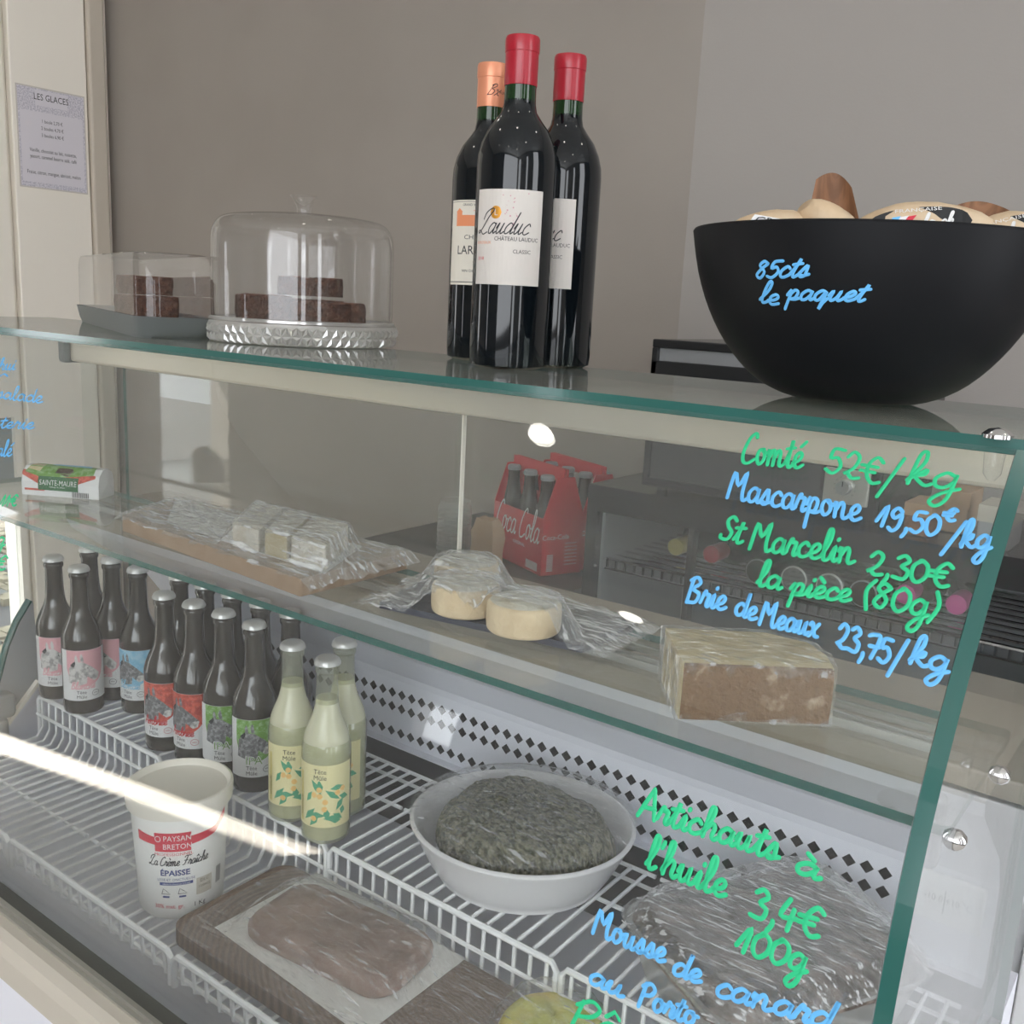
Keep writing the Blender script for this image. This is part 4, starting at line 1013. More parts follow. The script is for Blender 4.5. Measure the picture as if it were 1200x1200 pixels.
for k in range(11): gq([(Lm * .66 + k * .0024, .001), (Lm * .66 + k * .0024 + .0011, .001), (Lm * .66 + k * .0024 + .0011, .0085), (Lm * .66 + k * .0024, .0085)], 5, .0008)
P_.make('print', pm, t, world=False)

# wooden board with wrapped cut cheese
bd = [xy(143, 622, ZS), xy(206, 601, ZS), xy(478, 667, ZS), xy(352, 700, ZS)]
bd = [bd[0], (bd[0][0] - .02, bd[0][1] + .045), bd[1], bd[2], bd[3]]
o = bevel(MB().prism(bd, ZS + .0005, ZS + .020).make('serving_board', 'boardlight'), .003); tag(o, 'light wooden serving board wrapped in cling film on the glass shelf', 'board')
pp = [xy(206, 585, ZS + .021), xy(425, 640, ZS + .021), xy(380, 672, ZS + .021), xy(195, 612, ZS + .021)]
o = MB().prism(pp, ZS + .0205, ZS + .0212).make('wrapping_paper', 'boardpaper'); tag(o, 'white paper sheet under the cut cheese on the wooden board', 'paper')
ch = [xy(272, 640, ZS + .021), xy(382, 668, ZS + .021), xy(408, 640, ZS + .021), xy(300, 612, ZS + .021)]
ch = [ch[0], ch[1], ch[2], ch[3]]
def cheese_piece(label, P, z0, z1, top='cheeserind', side_='cheesepaste', group=None):
    o = MB().prism(P, z0, z1, 0, 1).make('cheese_piece', [top, side_]); bevel(o, .003, 3); return tag(o, label, 'cheese', group)
lerp = lambda a, b, s_: (a[0] + (b[0] - a[0]) * s_, a[1] + (b[1] - a[1]) * s_)
cuts = [0, .30, .36, .60, .64, 1.0]
names = ['white-rinded cheese piece at the left on the wooden board', None, 'yellow cut cheese piece in the middle on the wooden board', None, 'pale cheese piece at the right on the wooden board']
for k in (0, 2, 4):
    a, b = cuts[k], cuts[k + 1]
    cheese_piece(names[k], [lerp(ch[0], ch[1], a), lerp(ch[0], ch[1], b), lerp(ch[3], ch[2], b), lerp(ch[3], ch[2], a)], ZS + .0215, ZS + .047, 'cheeserind', ('cheeserind', 'cheesepaste', 'cheeserind')[k // 2])
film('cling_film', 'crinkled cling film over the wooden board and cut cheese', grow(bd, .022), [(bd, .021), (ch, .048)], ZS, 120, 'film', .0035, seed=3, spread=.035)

# slate tray with three small round cheeses
sl = [xy(444, 713, ZS), xy(525, 672, ZS), xy(748, 737, ZS), xy(682, 766, ZS)]
o = bevel(MB().prism(sl, ZS + .0005, ZS + .007).make('slate_tray', 'slatetray'), .001); tag(o, 'dark slate tray under three small round cheeses', 'tray')
def round_cheese(label, px, py, r, z0, hh):
    c = at(px, py, 2, z0); 
    t = thing('round_cheese', label, 'cheese', (c.x, c.y, z0))
    MB().lathe(smoothprof([(r - .002, .001), (r, .004), (r + .0006, hh * .5), (r, hh - .004), (r - .003, hh - .001)], 3), 48, (c.x, c.y), z=z0).make('side', 'cheeseside', t, smooth=True)
    MB().lathe([(r - .0028, hh - .001), (r * .6, hh + .0003), (0, hh - .0005)], 48, (c.x, c.y), z=z0).lathe([(0, 0), (r - .002, .001)], 48, (c.x, c.y), z=z0).make('rind', 'cheeserind', t, smooth=True)
    return (c.x, c.y)
zs2 = ZS + .0075
C1 = round_cheese('small round white-rinded cheese at the front left of the slate tray', 545, 716, .0335, zs2, .030)
C2 = round_cheese('small round cheese at the right of the slate tray', 613, 738, .0350, zs2, .030)
C3 = round_cheese('small round white cheese at the back of the slate tray', 546, 690, .034, zs2, .032)
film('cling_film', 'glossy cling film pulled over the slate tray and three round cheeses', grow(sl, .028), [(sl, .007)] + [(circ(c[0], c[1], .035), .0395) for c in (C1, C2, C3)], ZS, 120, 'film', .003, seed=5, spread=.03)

# comté block
A_ = Vector((*xy(795, 844, ZS), 0)); B_ = Vector((*xy(975, 851, ZS), 0)); u_ = (B_ - A_).normalized(); v_ = Vector((-u_.y, u_.x, 0)); Lc = (B_ - A_).length
Wc = .082
t = thing('comte_block', 'large block of hard cheese with brown rind at the right of the shelf', 'cheese', (A_.x, A_.y, ZS))
P = [A_, B_ - u_ * .004, B_ + v_ * .03, B_ + v_ * (Wc * .72) - u_ * .006, B_ + v_ * Wc * .98 - u_ * .035, A_ + v_ * Wc + u_ * .0]
P = [(p.x, p.y) for p in P]; hc = .047
mb = MB().prism(P, ZS + .001, ZS + hc, 0, 2); mb.m[2] = 1                        # first side = rind facing the front
o = mb.make('paste', ['comtetop', 'comterind', 'comtetop'], t); bevel(o, .002)
F_ = [Vector(P[0] + (0,)), Vector(P[1] + (0,))]; nn_ = -v_
rb_ = MB(); k = 30; V = []; F = []
for i in range(k + 1):
    for j in range(9):
        p = F_[0] + (F_[1] - F_[0]) * (i / k) + nn_ * (.0015 + .0018 * math.sin(PI * j / 8) + random.uniform(0, .0008)); V.append((p.x, p.y, ZS + .002 + (hc - .003) * j / 8))
for i in range(k):
    for j in range(8): F.append((i * 9 + j, (i + 1) * 9 + j, (i + 1) * 9 + j + 1, i * 9 + j + 1))
mesh('rind', V, F, 'comterind', t, smooth=True)
# its film wraps closely
mb = MB(); ring = grow(P, .003); n = len(ring)
V = [(p[0], p[1], ZS + .0005) for p in ring] + [(p[0], p[1], ZS + hc + .001) for p in ring] + [(p[0], p[1], ZS + hc + .0022) for p in grow(P, -.004)]
F = [(i, (i + 1) % n, n + (i + 1) % n, n + i) for i in range(n)] + [(n + i, n + (i + 1) % n, 2 * n + (i + 1) % n, 2 * n + i) for i in range(n)] + [tuple(2 * n + i for i in range(n))]
o = mesh('cling_film', V, F, 'film_clear', None); tag(o, 'tight cling film around the brown-rinded cheese block', 'cling film')
sb = o.modifiers.new('sub', 'SUBSURF'); sb.levels = sb.render_levels = 4; sb.subdivision_type = 'SIMPLE'
tx = bpy.data.textures.new('crinkle', 'CLOUDS'); tx.noise_scale = .012; dm = o.modifiers.new('crinkle', 'DISPLACE'); dm.texture = tx; dm.strength = .003; dm.mid_level = .3

# ================================================================== on the racks: beers and lemonades
BP_ = smoothprof([(0, .0), (.026, .0), (.0295, .003), (.0303, .010), (.0303, .060), (.0303, .112), (.0297, .121), (.0272, .131), (.0225, .142), (.0175, .153), (.0148, .166), (.0135, .185), (.0127, .212), (.0128, .2145)], 3)
CAPP = [(.0130, .2215), (.0140, .2225)]
def beer_bottle(label, kind, x, y, rot=0., group=None):
    t = thing('beer_bottle' if kind != 'lemon' else 'lemonade_bottle', label, 'bottle', (x, y, ZR + .0024), 0, group)
    L_ = lambda P, n=40: MB().lathe(P, n)
    if kind == 'lemon':
        L_(BP_).make('glass_body', 'clearbottle', t, world=False, smooth=True)
        L_([(0, .002), (.0275, .004), (.0288, .010), (.0288, .118), (.0282, .128), (.0262, .138), (.0222, .148), (.0172, .160), (.0145, .172), (.0132, .181), (0, .181)]).make('lemonade', 'lemonliquid', t, world=False, smooth=True)
    else:
        L_(BP_).make('glass_body', 'brownglass', t, world=False, smooth=True)
    L_([(.0128, .2135), (.0143, .2145), (.0147, .218), (.0143, .2205), (.0134, .2215), (.0134, .226)], 32).make('neck_ring', 'clearbottle' if kind == 'lemon' else 'brownglass', t, world=False, smooth=True)
    # crown cap with crimped edge
    n = 42; V = []; F = []
    for k, (r, z) in enumerate([(.0158, .2245), (.0152, .2275), (.0140, .2310), (.0118, .2325), (.0, .2328)]):
        for j in range(n):
            rr = r * (1 + (.045 if (k < 2 and j % 2) else 0)); V.append((rr * math.cos(2 * PI * j / n), rr * math.sin(2 * PI * j / n), z))
    for k in range(4):
        for j in range(n): F.append((k * n + j, k * n + (j + 1) % n, (k + 1) * n + (j + 1) % n, (k + 1) * n + j))
    mesh('crown_cap', V, F, 'crowncap', t, world=False, smooth=True)
    if kind == 'plain': return t
    th = facing(x, y) + rot; R = .0305; zl = -.007; f = cyl(R, th, zl); g = cyl(R + .00022, th, zl); g2 = cyl(R + .0004, th, zl); g3 = cyl(R + .0006, th, zl)
    lb = MB()
    base_m = 'labellemon' if kind == 'lemon' else 'labelwhite'
    fill(lb, [(-.040, .030), (.040, .030), (.040, .112), (-.040, .112)], f, 0, .005); lab = lb.make('label', base_m, t, world=False, smooth=True)
    p = MB()
    if kind == 'lemon':
        rnd = random.Random(5); mats = ['leafgreen', 'lemonorange', 'ink', 'foilyellow']
        fill(p, [(-.034, .034), (-.029, .034), (-.029, .100), (-.034, .100)], g, 3)
        for k in range(15):
            u, v = rnd.uniform(-.018, .030), rnd.uniform(.036, .086); a = rnd.uniform(0, PI); l, wq = rnd.uniform(.007, .012), .0042
            fill(p, [(u + l * math.cos(a), v + l * math.sin(a)), (u - wq * math.sin(a), v + wq * math.cos(a)), (u - l * math.cos(a), v - l * math.sin(a)), (u + wq * math.sin(a), v - wq * math.cos(a))], g, 0, .002)
        for k in range(8): fill(p, circ(rnd.uniform(-.012, .028), rnd.uniform(.040, .082), .0038, 10), g2, 1, .0015)
        add_text(p, 'Tête', .0085, g2, 2, dx=-.004, dy=.101); add_text(p, 'Mûle', .0085, g2, 2, dx=-.004, dy=.093)
        sp = MB(); V_, F_t = text_pts('Limonade', .0065); sp.add([g2(-.0295 - y_, .055 + x_) for x_, y_, _ in V_], F_t); sp.make('side_lettering', 'ink', lab, world=False)
        p.make('print', mats, lab, world=False); return t
    tint = {'pink': 'labelpink', 'red': 'labelred', 'green': 'labelgreen', 'blue': 'labelblue'}[kind]
    mats = [tint, 'mulegrey', 'mulewhite', 'ink', 'inkred', 'labelwhite', 'labelpink']
    arch = [(-.028, .112)] + [(.002 + .030 * math.cos(a), .082 + .030 * math.sin(a)) for a in [math.radians(0 - k * 15) for k in range(0, 13)]] + [(-.028, .082)]
    arch = [(.030, .1118), (.030, .082)] + [(.001 + .029 * math.cos(a), .082 + .029 * math.sin(a)) for a in [math.radians(-k * 15) for k in range(1, 12)]] + [(-.028, .082), (-.028, .1118)]
    fill(p, arch, g, 0, .003)
    body = 2 if kind == 'pink' else 1
    dk = 1 if kind != 'pink' else 2
    # a grey mule's head in profile: neck, head, muzzle, two ears, eye
    fill(p, [(-.026, .060), (-.024, .083), (-.014, .094), (-.002, .092), (.004, .080), (.002, .058), (-.010, .055)], g2, dk, .002)
    fill(p, [(-.012, .094), (-.002, .093), (.010, .084), (.022, .072), (.021, .064), (.012, .062), (.002, .070), (-.006, .078)], g3, dk, .002)
    fill(p, [(.012, .072), (.022, .072), (.0215, .064), (.013, .061), (.009, .065)], cyl(R + .0008, th, zl), 2, .002)
    for e_ in ((-.014, .092), (-.006, .094)):
        fill(p, [e_, (e_[0] - .001, e_[1] + .008), (e_[0] + .0015, e_[1] + .014), (e_[0] + .004, e_[1] + .006), (e_[0] + .0045, e_[1])], g3, dk, .001)
    fill(p, circ(.004, .083, .0011, 8), cyl(R + .001, th, zl), 3, .0006)
    fill(p, [(-.022, .088), (-.016, .094), (-.012, .097), (-.016, .084)], g3, 3, .002)
    if kind == 'green':
        add_text(p, 'IPA', .0165, cyl(R + .0010, th, zl), 5, dx=-.003, dy=.0490, bold=.045)
        p.m += []; add_text(p, 'IPA', .0160, cyl(R + .0012, th, zl), 0, dx=-.003, dy=.0492, bold=-.008)
    else:
        word = {'red': 'Ambrée', 'pink': 'Blanche', 'blue': 'Blonde'}[kind]; mi = {'red': 4, 'pink': 6, 'blue': 0}[kind]
        st, adv = strokes(word, .2); k = .036 / adv
        for ln in st: ribbon(p, [Vector(cyl(R + .0009, th, zl)(-.022 + u * k, .0495 + v * k * 1.05)) for u, v in ln], .0015, lambda q: Vector((q.x, q.y, 0)).normalized(), mi, .00015)
    add_text(p, 'Tête', .0078, g2, 3, dx=-.006, dy=.0410); add_text(p, 'Mûle', .0078, g2, 3, dx=-.006, dy=.0335)
    oc = [Vector(g2(.015 + .0055 * math.cos(2 * PI * i / 20), .0405 + .0045 * math.sin(2 * PI * i / 20))) for i in range(21)]
    ribbon(p, oc, .0006, lambda q: Vector((q.x, q.y, 0)).normalized(), 4 if kind == 'red' else 3, .0001)
    add_text(p, 'BIÈRE', .0026, g2, 4 if kind == 'red' else 3, dx=.015, dy=.0397)
    p.make('print', mats, lab, world=False)
    return t
ZC = ZR + .2345
def cap_xy(px, py): p = at(px, py, 2, ZC); return p.x, p.y
for kind, px, py, rot, lab in (
    ('pink', 62, 651, -.1, 'leftmost front beer bottle with pink label and white mule'),
    ('pink', 92, 663, .1, 'second front beer bottle from the left, pink label turned to the street'),
    ('pink', 130, 653, -.6, 'pink label beer bottle standing behind the second and the blue label one'),
    ('blue', 161, 664, -.5, 'blue label beer bottle between the pink and the red ones'),
    ('red', 192, 694, -.45, 'first red label beer bottle, standing next to the blue one'),
    ('red', 227, 704, -.55, 'second red label beer bottle, next to the first green label one'),
    ('green', 262, 715, -.05, 'green label IPA beer bottle beside the red label ones'),
    ('green', 298, 728, .05, 'green label IPA beer bottle nearest the lemonades'),
    ('plain', 104, 640, 0, 'brown bottle behind the two left pink label beers'),
    ('plain', 208, 683, 0, 'brown bottle in the rear row behind the first red label beer'),
    ('plain', 240, 686, 0, 'brown bottle in the rear row behind the second red label beer'),
    ('plain', 273, 696, 0, 'brown bottle in the rear row behind the first IPA'),
    ('plain', 306, 706, 0, 'brown bottle in the rear row behind the second IPA'),
    ('plain', 342, 716, 0, 'brown bottle in the rear row behind the left lemonade'),
    ('lemon', 343, 752, .0, 'left lemonade bottle with yellow lemon leaf label'),
    ('lemon', 384, 770, -.12, 'front lemonade bottle nearest the glass, yellow leaf label'),
    ('lemon', 404, 749, -.5, 'rear lemonade bottle half hidden behind the front one')):
    x, y = cap_xy(px, py)
    if kind == 'plain' and px > 150: y = .872; x = -1.262 + .0635 * (208, 240, 273, 306, 342).index(px)
    beer_bottle(lab, kind, x, y, rot, 'beer bottles on the wire rack' if kind != 'lemon' else 'lemonade bottles on the wire rack')

# --- crème fraîche tub
tz = ZF + .0026
tc_ = at(210, 1052, 2, tz); tx_, ty_ = tc_.x, tc_.y + .004
TR0, TR1, TH = .0485, .0580, .152
t = thing('cream_tub', 'white crème fraîche tub with red logo and closed lid', 'tub', (tx_, ty_, tz))
MB().lathe([(0, 0), (TR0 - .003, 0), (TR0, .004), (TR1 - .002, TH - .016), (TR1 - .002, TH - .012)], 64, (tx_, ty_), z=tz).make('body', 'tubwhite', t, smooth=True)
MB().lathe([(TR1 - .002, TH - .020), (TR1 + .0025, TH - .019), (TR1 + .0035, TH - .004), (TR1 + .0030, TH), (TR1 + .0005, TH + .0012), (TR1 - .0015, TH - .001), (TR1 - .004, TH - .006), (TR1 - .010, TH - .008), (0, TH - .008)], 64, (tx_, ty_), z=tz).make('lid', 'tublid', t, smooth=True)
tb = MB(); tb.box(-.006, .006, -.004, .005, -.003, .0); th = facing(tx_, ty_); 
sl_ = (TR1 - .002 - TR0) / (TH - .020)
Rm = TR0 + sl_ * .065
def tub(u, v, d=.0005): a = th - .10 + u / Rm; r = TR0 + sl_ * v + d; return (tx_ + r * math.cos(a), ty_ + r * math.sin(a), tz + v)
P_ = MB(); m_ = ['tubred', 'labelwhite', 'inkblue', 'ink', 'beige', 'midgrey']
fill(P_, [(-.023, .092), (.016, .092), (.016, .116), (-.023, .116)], lambda u, v: tub(u, v, .0009), 0, .003)
fill(P_, [(-.046, .102), (-.023, .100), (-.023, .110), (-.046, .114)], tub, 0); fill(P_, [(.016, .099), (.045, .103), (.062, .118), (.062, .128), (.045, .112), (.016, .110)], tub, 0)
add_text(P_, 'PAYSAN', .0098, lambda u, v: tub(u, v, .0013), 1, dx=.0015, dy=.1060, sx=.82); add_text(P_, 'BRETON', .0098, lambda u, v: tub(u, v, .0013), 1, dx=.0015, dy=.0955, sx=.82)
ribbon(P_, [Vector(tub(-.0190 + .0030 * math.cos(a), .1085 + .0035 * math.sin(a), .0013)) for a in [k * PI / 8 for k in range(17)]], .0008, lambda q: Vector((q.x - tx_, q.y - ty_, 0)).normalized(), 1, .0001)
add_text(P_, 'PROFESSIONNEL', .0052, tub, 0, dx=-.003, dy=.0865, sx=1.1)
st, adv = strokes('La Crème', .3); k = .0060
for ln in st: ribbon(P_, [Vector(tub(-.032 + u * k * .72, .0735 + v * k)) for u, v in ln], .0011, lambda q: Vector((q.x - tx_, q.y - ty_, 0)).normalized(), 3, .0001)
st, adv = strokes('Fraîche', .3)
for ln in st: ribbon(P_, [Vector(tub(.006 + u * k * .80, .0735 + v * k)) for u, v in ln], .0011, lambda q: Vector((q.x - tx_, q.y - ty_, 0)).normalized(), 3, .0001)
add_text(P_, 'ÉPAISSE', .0100, tub, 2, dx=-.002, dy=.0605, bold=.03)
add_text(P_, 'LISSE ET ONCTUEUSE', .0045, tub, 2, dx=-.001, dy=.0535)
fill(P_, [(-.020, .0475), (.018, .0475), (.018, .0515), (-.020, .0515)], tub, 2); add_text(P_, 'Idéale à chaud et à froid', .0032, lambda u, v: tub(u, v, .0009), 1, dx=-.001, dy=.0485)
for x_ in (-.013, .006):
    ribbon(P_, [Vector(tub(x_ + a, b)) for a, b in ((-.005, .036), (-.003, .043), (.001, .040), (.005, .036), (-.005, .036))], .0007, lambda q: Vector((q.x - tx_, q.y - ty_, 0)).normalized(), 3, .0001)
    fill(P_, [(x_ - .004, .031), (x_ + .004, .031), (x_ + .004, .0335), (x_ - .004, .0335)], tub, 2)
fill(P_, [(.022, .030), (.042, .030), (.042, .052), (.022, .052)], tub, 4); add_text(P_, 'DLC', .006, lambda u, v: tub(u, v, .0009), 3, dx=.032, dy=.046); add_text(P_, '12/09/22', .0045, lambda u, v: tub(u, v, .0009), 3, dx=.032, dy=.039) 
add_text(P_, '30% mat. gr.', .0072, tub, 0, dx=-.010, dy=.017, bold=.01); add_text(P_, '1 Kg', .0082, tub, 3, dx=.026, dy=.016)
for k in range(13): fill(P_, [(.049, .034 + k * .0017), (.058, .034 + k * .0017), (.058, .0348 + k * .0017), (.049, .0348 + k * .0017)], tub, 3)
P_.make('print', m_, t)

# --- oval white dish of artichoke spread
dc = at(612, 964, 2, ZR + .062); dx_, dy_ = dc.x, dc.y
rot_d = math.atan2(.38, .92)
t = thing('oval_dish', 'white oval ceramic dish holding wrapped artichoke spread', 'dish', (dx_, dy_, ZR + .0026)); z0 = ZR + .0026
e1, e2 = 1.0, .93; RD = .134
MB().lathe(smoothprof([(0, .001), (.090, .0), (.100, .003), (.112, .020), (.124, .045), (RD - .002, .060), (RD, .064), (RD - .003, .0665), (RD - .007, .064), (.117, .044), (.105, .020), (.092, .010), (0, .008)], 2), 80, (dx_, dy_), z=z0, ex=e1, ey=e2, rot=rot_d).make('bowl', 'dishwhite', t, smooth=True)
def lump(name, label, cat, mat, cx_, cy_, rx, ry, rot, z0, h_, seed, n=70, rough=.06, power=.35, flat=0, lobes=(), fine=.0022):
    rnd = random.Random(seed); V = []; F = []; m = 22
    for i in range(m + 1):
        s_ = i / m; q = math.sin(s_ * PI / 2) ** 1.0; zf = (max(0, 1 - q ** 4.5)) ** power
        for j in range(n):
            a = 2 * PI * j / n; l = 1 + sum(am * math.cos(fr * a + ph) for am, fr, ph in lobes)
            r = q * l * (1 + rnd.uniform(-1, 1) * .008)
            x, y = rx * r * math.cos(a), ry * r * math.sin(a)
            z = h_ * zf * (1 + .06 * math.sin(9 * x / rx + seed) * math.cos(7 * y / ry)) + rnd.uniform(-fine, fine)
            V.append((cx_ + x * math.cos(rot) - y * math.sin(rot), cy_ + x * math.sin(rot) + y * math.cos(rot), z0 + max(z, 0)))
    for i in range(m):
        for j in range(n): F.append((i * n + j, i * n + (j + 1) % n, (i + 1) * n + (j + 1) % n, (i + 1) * n + j))
    o = mesh(name, V, F, mat, None, True, True); return tag(o, label, cat)
lump('artichoke_spread', 'mound of grey green artichoke spread heaped in the oval dish', 'food', 'artichoke', dx_ + .002, dy_, .104, .094, rot_d, z0 + .034, .050, 4, lobes=((.06, 3, .5), (.04, 2, 1), (.02, 7, 2)), n=120, fine=.0022)
dome = [tuple((dx_ + (RD + .004) * .99 * math.cos(a) * math.cos(rot_d) - (RD + .004) * e2 * math.sin(a) * math.sin(rot_d), dy_ + (RD + .004) * math.cos(a) * math.sin(rot_d) + (RD + .004) * e2 * math.sin(a) * math.cos(rot_d))) for a in [2 * PI * k / 40 for k in range(40)]]
inner = [(dx_ + .004 + (x - dx_) * .76, dy_ + (y - dy_) * .76) for x, y in dome]
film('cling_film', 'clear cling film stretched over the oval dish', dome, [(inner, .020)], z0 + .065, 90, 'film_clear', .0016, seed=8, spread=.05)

# --- wrapped terrine in its glass dish, lower right
tcx, tcy = -.285, .858; rt_ = math.atan2(.919 - .7118, -.1477 + .2697) 
cA, cB, cC, cD = Vector((-.428, .800)), Vector((-.270, .706)), Vector((-.124, .935)), Vector((-.330, 1.006))
ctr = (cA + cB + cC + cD) / 4
axl = ((cC - cB) + (cD - cA)).normalized(); axw = ((cB - cA) + (cC - cD)).normalized(); Ll = ((cC - cB).length + (cD - cA).length) / 2; Lw = ((cB - cA).length + (cC - cD).length) / 2
ro = math.atan2(axl.y, axl.x); z0 = ZR + .0026
t = thing('terrine_dish', 'oblong clear dish holding the dark wrapped terrine at the right', 'dish', (ctr.x, ctr.y, z0))
V = []; F = []; rings = [(.80, 0), (.84, .004), (.97, .058), (1.0, .060), (1.0, .064), (.95, .063), (.93, .058), (.82, .010)]
for s_, z in rings:
    for p in rrect(-Ll / 2 * s_, Ll / 2 * s_, -Lw / 2 * s_, Lw / 2 * s_, .04 * s_, 8, (ctr.x, ctr.y), ro): V.append((*p, z0 + z))
n = 36
for k in range(len(rings) - 1):
    for i in range(n): F.append((k * n + i, k * n + (i + 1) % n, (k + 1) * n + (i + 1) % n, (k + 1) * n + i))
F += [tuple(range(n))[::-1], tuple((len(rings) - 1) * n + i for i in range(n))]
mesh('dish', V, F, 'crystal', t, smooth=True)
V = []; F = []; rings = [(.80, .012), (.93, .058), (.97, .066), (.95, .076), (.88, .084), (.7, .090), (.45, .094), (.2, .095)]
for k, (s_, z) in enumerate(rings):
    for p in rrect(-Ll / 2 * s_, Ll / 2 * s_, -Lw / 2 * s_, Lw / 2 * s_, .04 * s_, 8, (ctr.x, ctr.y), ro): V.append((p[0] + random.uniform(-.001, .001), p[1] + random.uniform(-.001, .001), z0 + z - .012 + (random.uniform(-.002, .002) if k > 1 else 0)))
for k in range(len(rings) - 1):
    for i in range(n): F.append((k * n + i, k * n + (i + 1) % n, (k + 1) * n + (i + 1) % n, (k + 1) * n + i))
F += [tuple(range(n))[::-1], tuple((len(rings) - 1) * n + i for i in range(n))]
o = mesh('terrine', V, F, 'terrine', None, smooth=True); tag(o, 'dark brown pork terrine filling the oblong dish at the right', 'food')
fo = rrect(-Ll / 2 - .006, Ll / 2 + .006, -Lw / 2 - .006, Lw / 2 + .006, .045, 6, (ctr.x, ctr.y), ro)
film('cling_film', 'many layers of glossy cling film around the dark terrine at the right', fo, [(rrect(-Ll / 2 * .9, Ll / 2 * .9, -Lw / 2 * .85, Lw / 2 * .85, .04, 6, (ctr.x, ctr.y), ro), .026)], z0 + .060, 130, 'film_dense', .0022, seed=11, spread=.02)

# --- walnut board with wrapped mousse
bz = ZF + .0026
Q = [Vector((-.880, .604)), Vector((-.880, .752)), Vector((-.505, .752)), Vector((-.505, .575))]
bpoly = rrect(-.882, -.500, .585, .756, .022, 6)
o = bevel(MB().prism(bpoly, bz, bz + .019).make('cutting_board', 'walnut'), .003, 2); tag(o, 'dark walnut cutting board with growth rings lying on the front rack', 'board')
zq = bz + .0195
pp = [xy(252, 1087, zq), xy(372, 1022, zq), xy(545, 1124, zq), xy(425, 1215, zq)]
o = MB().prism(pp, zq, zq + .0006).make('baking_paper', 'boardpaper'); tag(o, 'white baking paper under the wrapped duck mousse', 'paper')
mc = at(398, 1098, 2, zq + .012)
ml, mr = at(284, 1075, 2, zq + .01), at(512, 1140, 2, zq + .01)
mrot = math.atan2((at(480, 1165, 2, zq) - at(290, 1075, 2, zq)).y, (at(480, 1165, 2, zq) - at(290, 1075, 2, zq)).x)
Lm_, Wm_ = .205, .105
V = []; F = []; rings = [(.94, 0), (1.0, .006), (1.0, .014), (.95, .021), (.85, .024), (.6, .026), (.3, .0265)]
for k, (s_, z) in enumerate(rings):
    for p in rrect(-Lm_ / 2 * s_, Lm_ / 2 * s_, -Wm_ / 2 * s_, Wm_ / 2 * s_, .028 * s_, 8, (mc.x, mc.y), mrot): V.append((p[0], p[1], zq + .001 + z + (random.uniform(-.0008, .0008) if k > 1 else 0)))
for k in range(len(rings) - 1):
    for i in range(n): F.append((k * n + i, k * n + (i + 1) % n, (k + 1) * n + (i + 1) % n, (k + 1) * n + i))
F += [tuple(range(n))[::-1], tuple((len(rings) - 1) * n + i for i in range(n))]
o = mesh('duck_mousse', V, F, 'mousse', None, smooth=True); tag(o, 'flat rounded block of brown duck mousse on baking paper', 'food')
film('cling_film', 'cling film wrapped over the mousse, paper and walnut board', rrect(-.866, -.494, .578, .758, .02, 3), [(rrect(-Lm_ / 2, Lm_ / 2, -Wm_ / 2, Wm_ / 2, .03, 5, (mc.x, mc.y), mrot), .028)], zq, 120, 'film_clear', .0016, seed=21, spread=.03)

# --- yellow wrapped food at the lower edge
yc = at(655, 1205, 2, ZF + .02)
t = lump('yellow_cream', 'yellow lemon cream in a round dish at the bottom edge', 'food', 'yellow', yc.x, yc.y - .012, .058, .05, .4, ZF + .006, .034, 9, n=50, lobes=((.04, 3, .2),), fine=.0006)
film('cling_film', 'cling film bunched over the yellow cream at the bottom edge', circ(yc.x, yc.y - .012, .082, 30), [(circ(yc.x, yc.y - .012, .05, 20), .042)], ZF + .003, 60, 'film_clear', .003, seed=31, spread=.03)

# ================================================================== behind the case
YC = 1.5
ck = YC / 1.6
# counter at the left
cnt = thing('back_counter', 'low dark counter behind the case carrying the cola carriers', 'counter', (-1.2, 1.65, 0))
zc = Z(-.510)
xl_, xr_ = -1.478, at(700, 600, 1, YC).x - .025
o = bevel(MB().box(xl_, xr_, 1.42, 1.89, zc - .03, zc).make('worktop', 'counterdark', cnt), .003)
MB().box(xl_ + .01, xr_ - .002, 1.44, 1.88, 0, zc - .03).make('cabinet', 'darkgrey', cnt)
for k in range(2): bevel(MB().box(xl_ + .02 + k * .275, xl_ + .285 + k * .275, 1.428, 1.44, .06, zc - .04).make('door', 'darkgrey', cnt), .002)
# bottle cooler
zk = at(685, 566, 1, YC).z
xk0, xk1 = at(700, 600, 1, YC).x - .022, .35
ck_ = thing('bottle_cooler', 'long black bottle cooler with open front behind the case', 'cooler', (-.3, 1.68, 0))
zo = at(705, 600, 1, YC).z
b_ = MB().box(xk0, xk1, YC, 1.88, zk - .022, zk)
b_.box(xk0, xk0 + .022, YC, 1.88, .08, zk - .022).box(xk1 - .022, xk1, YC, 1.88, .08, zk - .022).box(xk0, xk1, YC, 1.88, .06, .12).box(xk0 + .022, xk1 - .022, YC, YC + .02, zo, zk - .022)
b_.make('cabinet', 'blackglossy', ck_)
MB().box(xk0 + .022, xk1 - .022, 1.86, 1.875, .12, zk - .022).make('back_panel', 'midgrey', ck_)
MB().box(xk0 + .022, xk0 + .028, YC + .02, 1.86, .12, zk - .022).make('side_lining', 'midgrey', ck_)
MB().box(xk0 + .2, xk0 + .21, YC + .01, YC + .03, .12, zo).box(-.18, -.165, YC + .01, YC + .03, .12, zo).make('mullion', 'black', ck_)
zsh = at(842, 683, 1, YC + .03).z
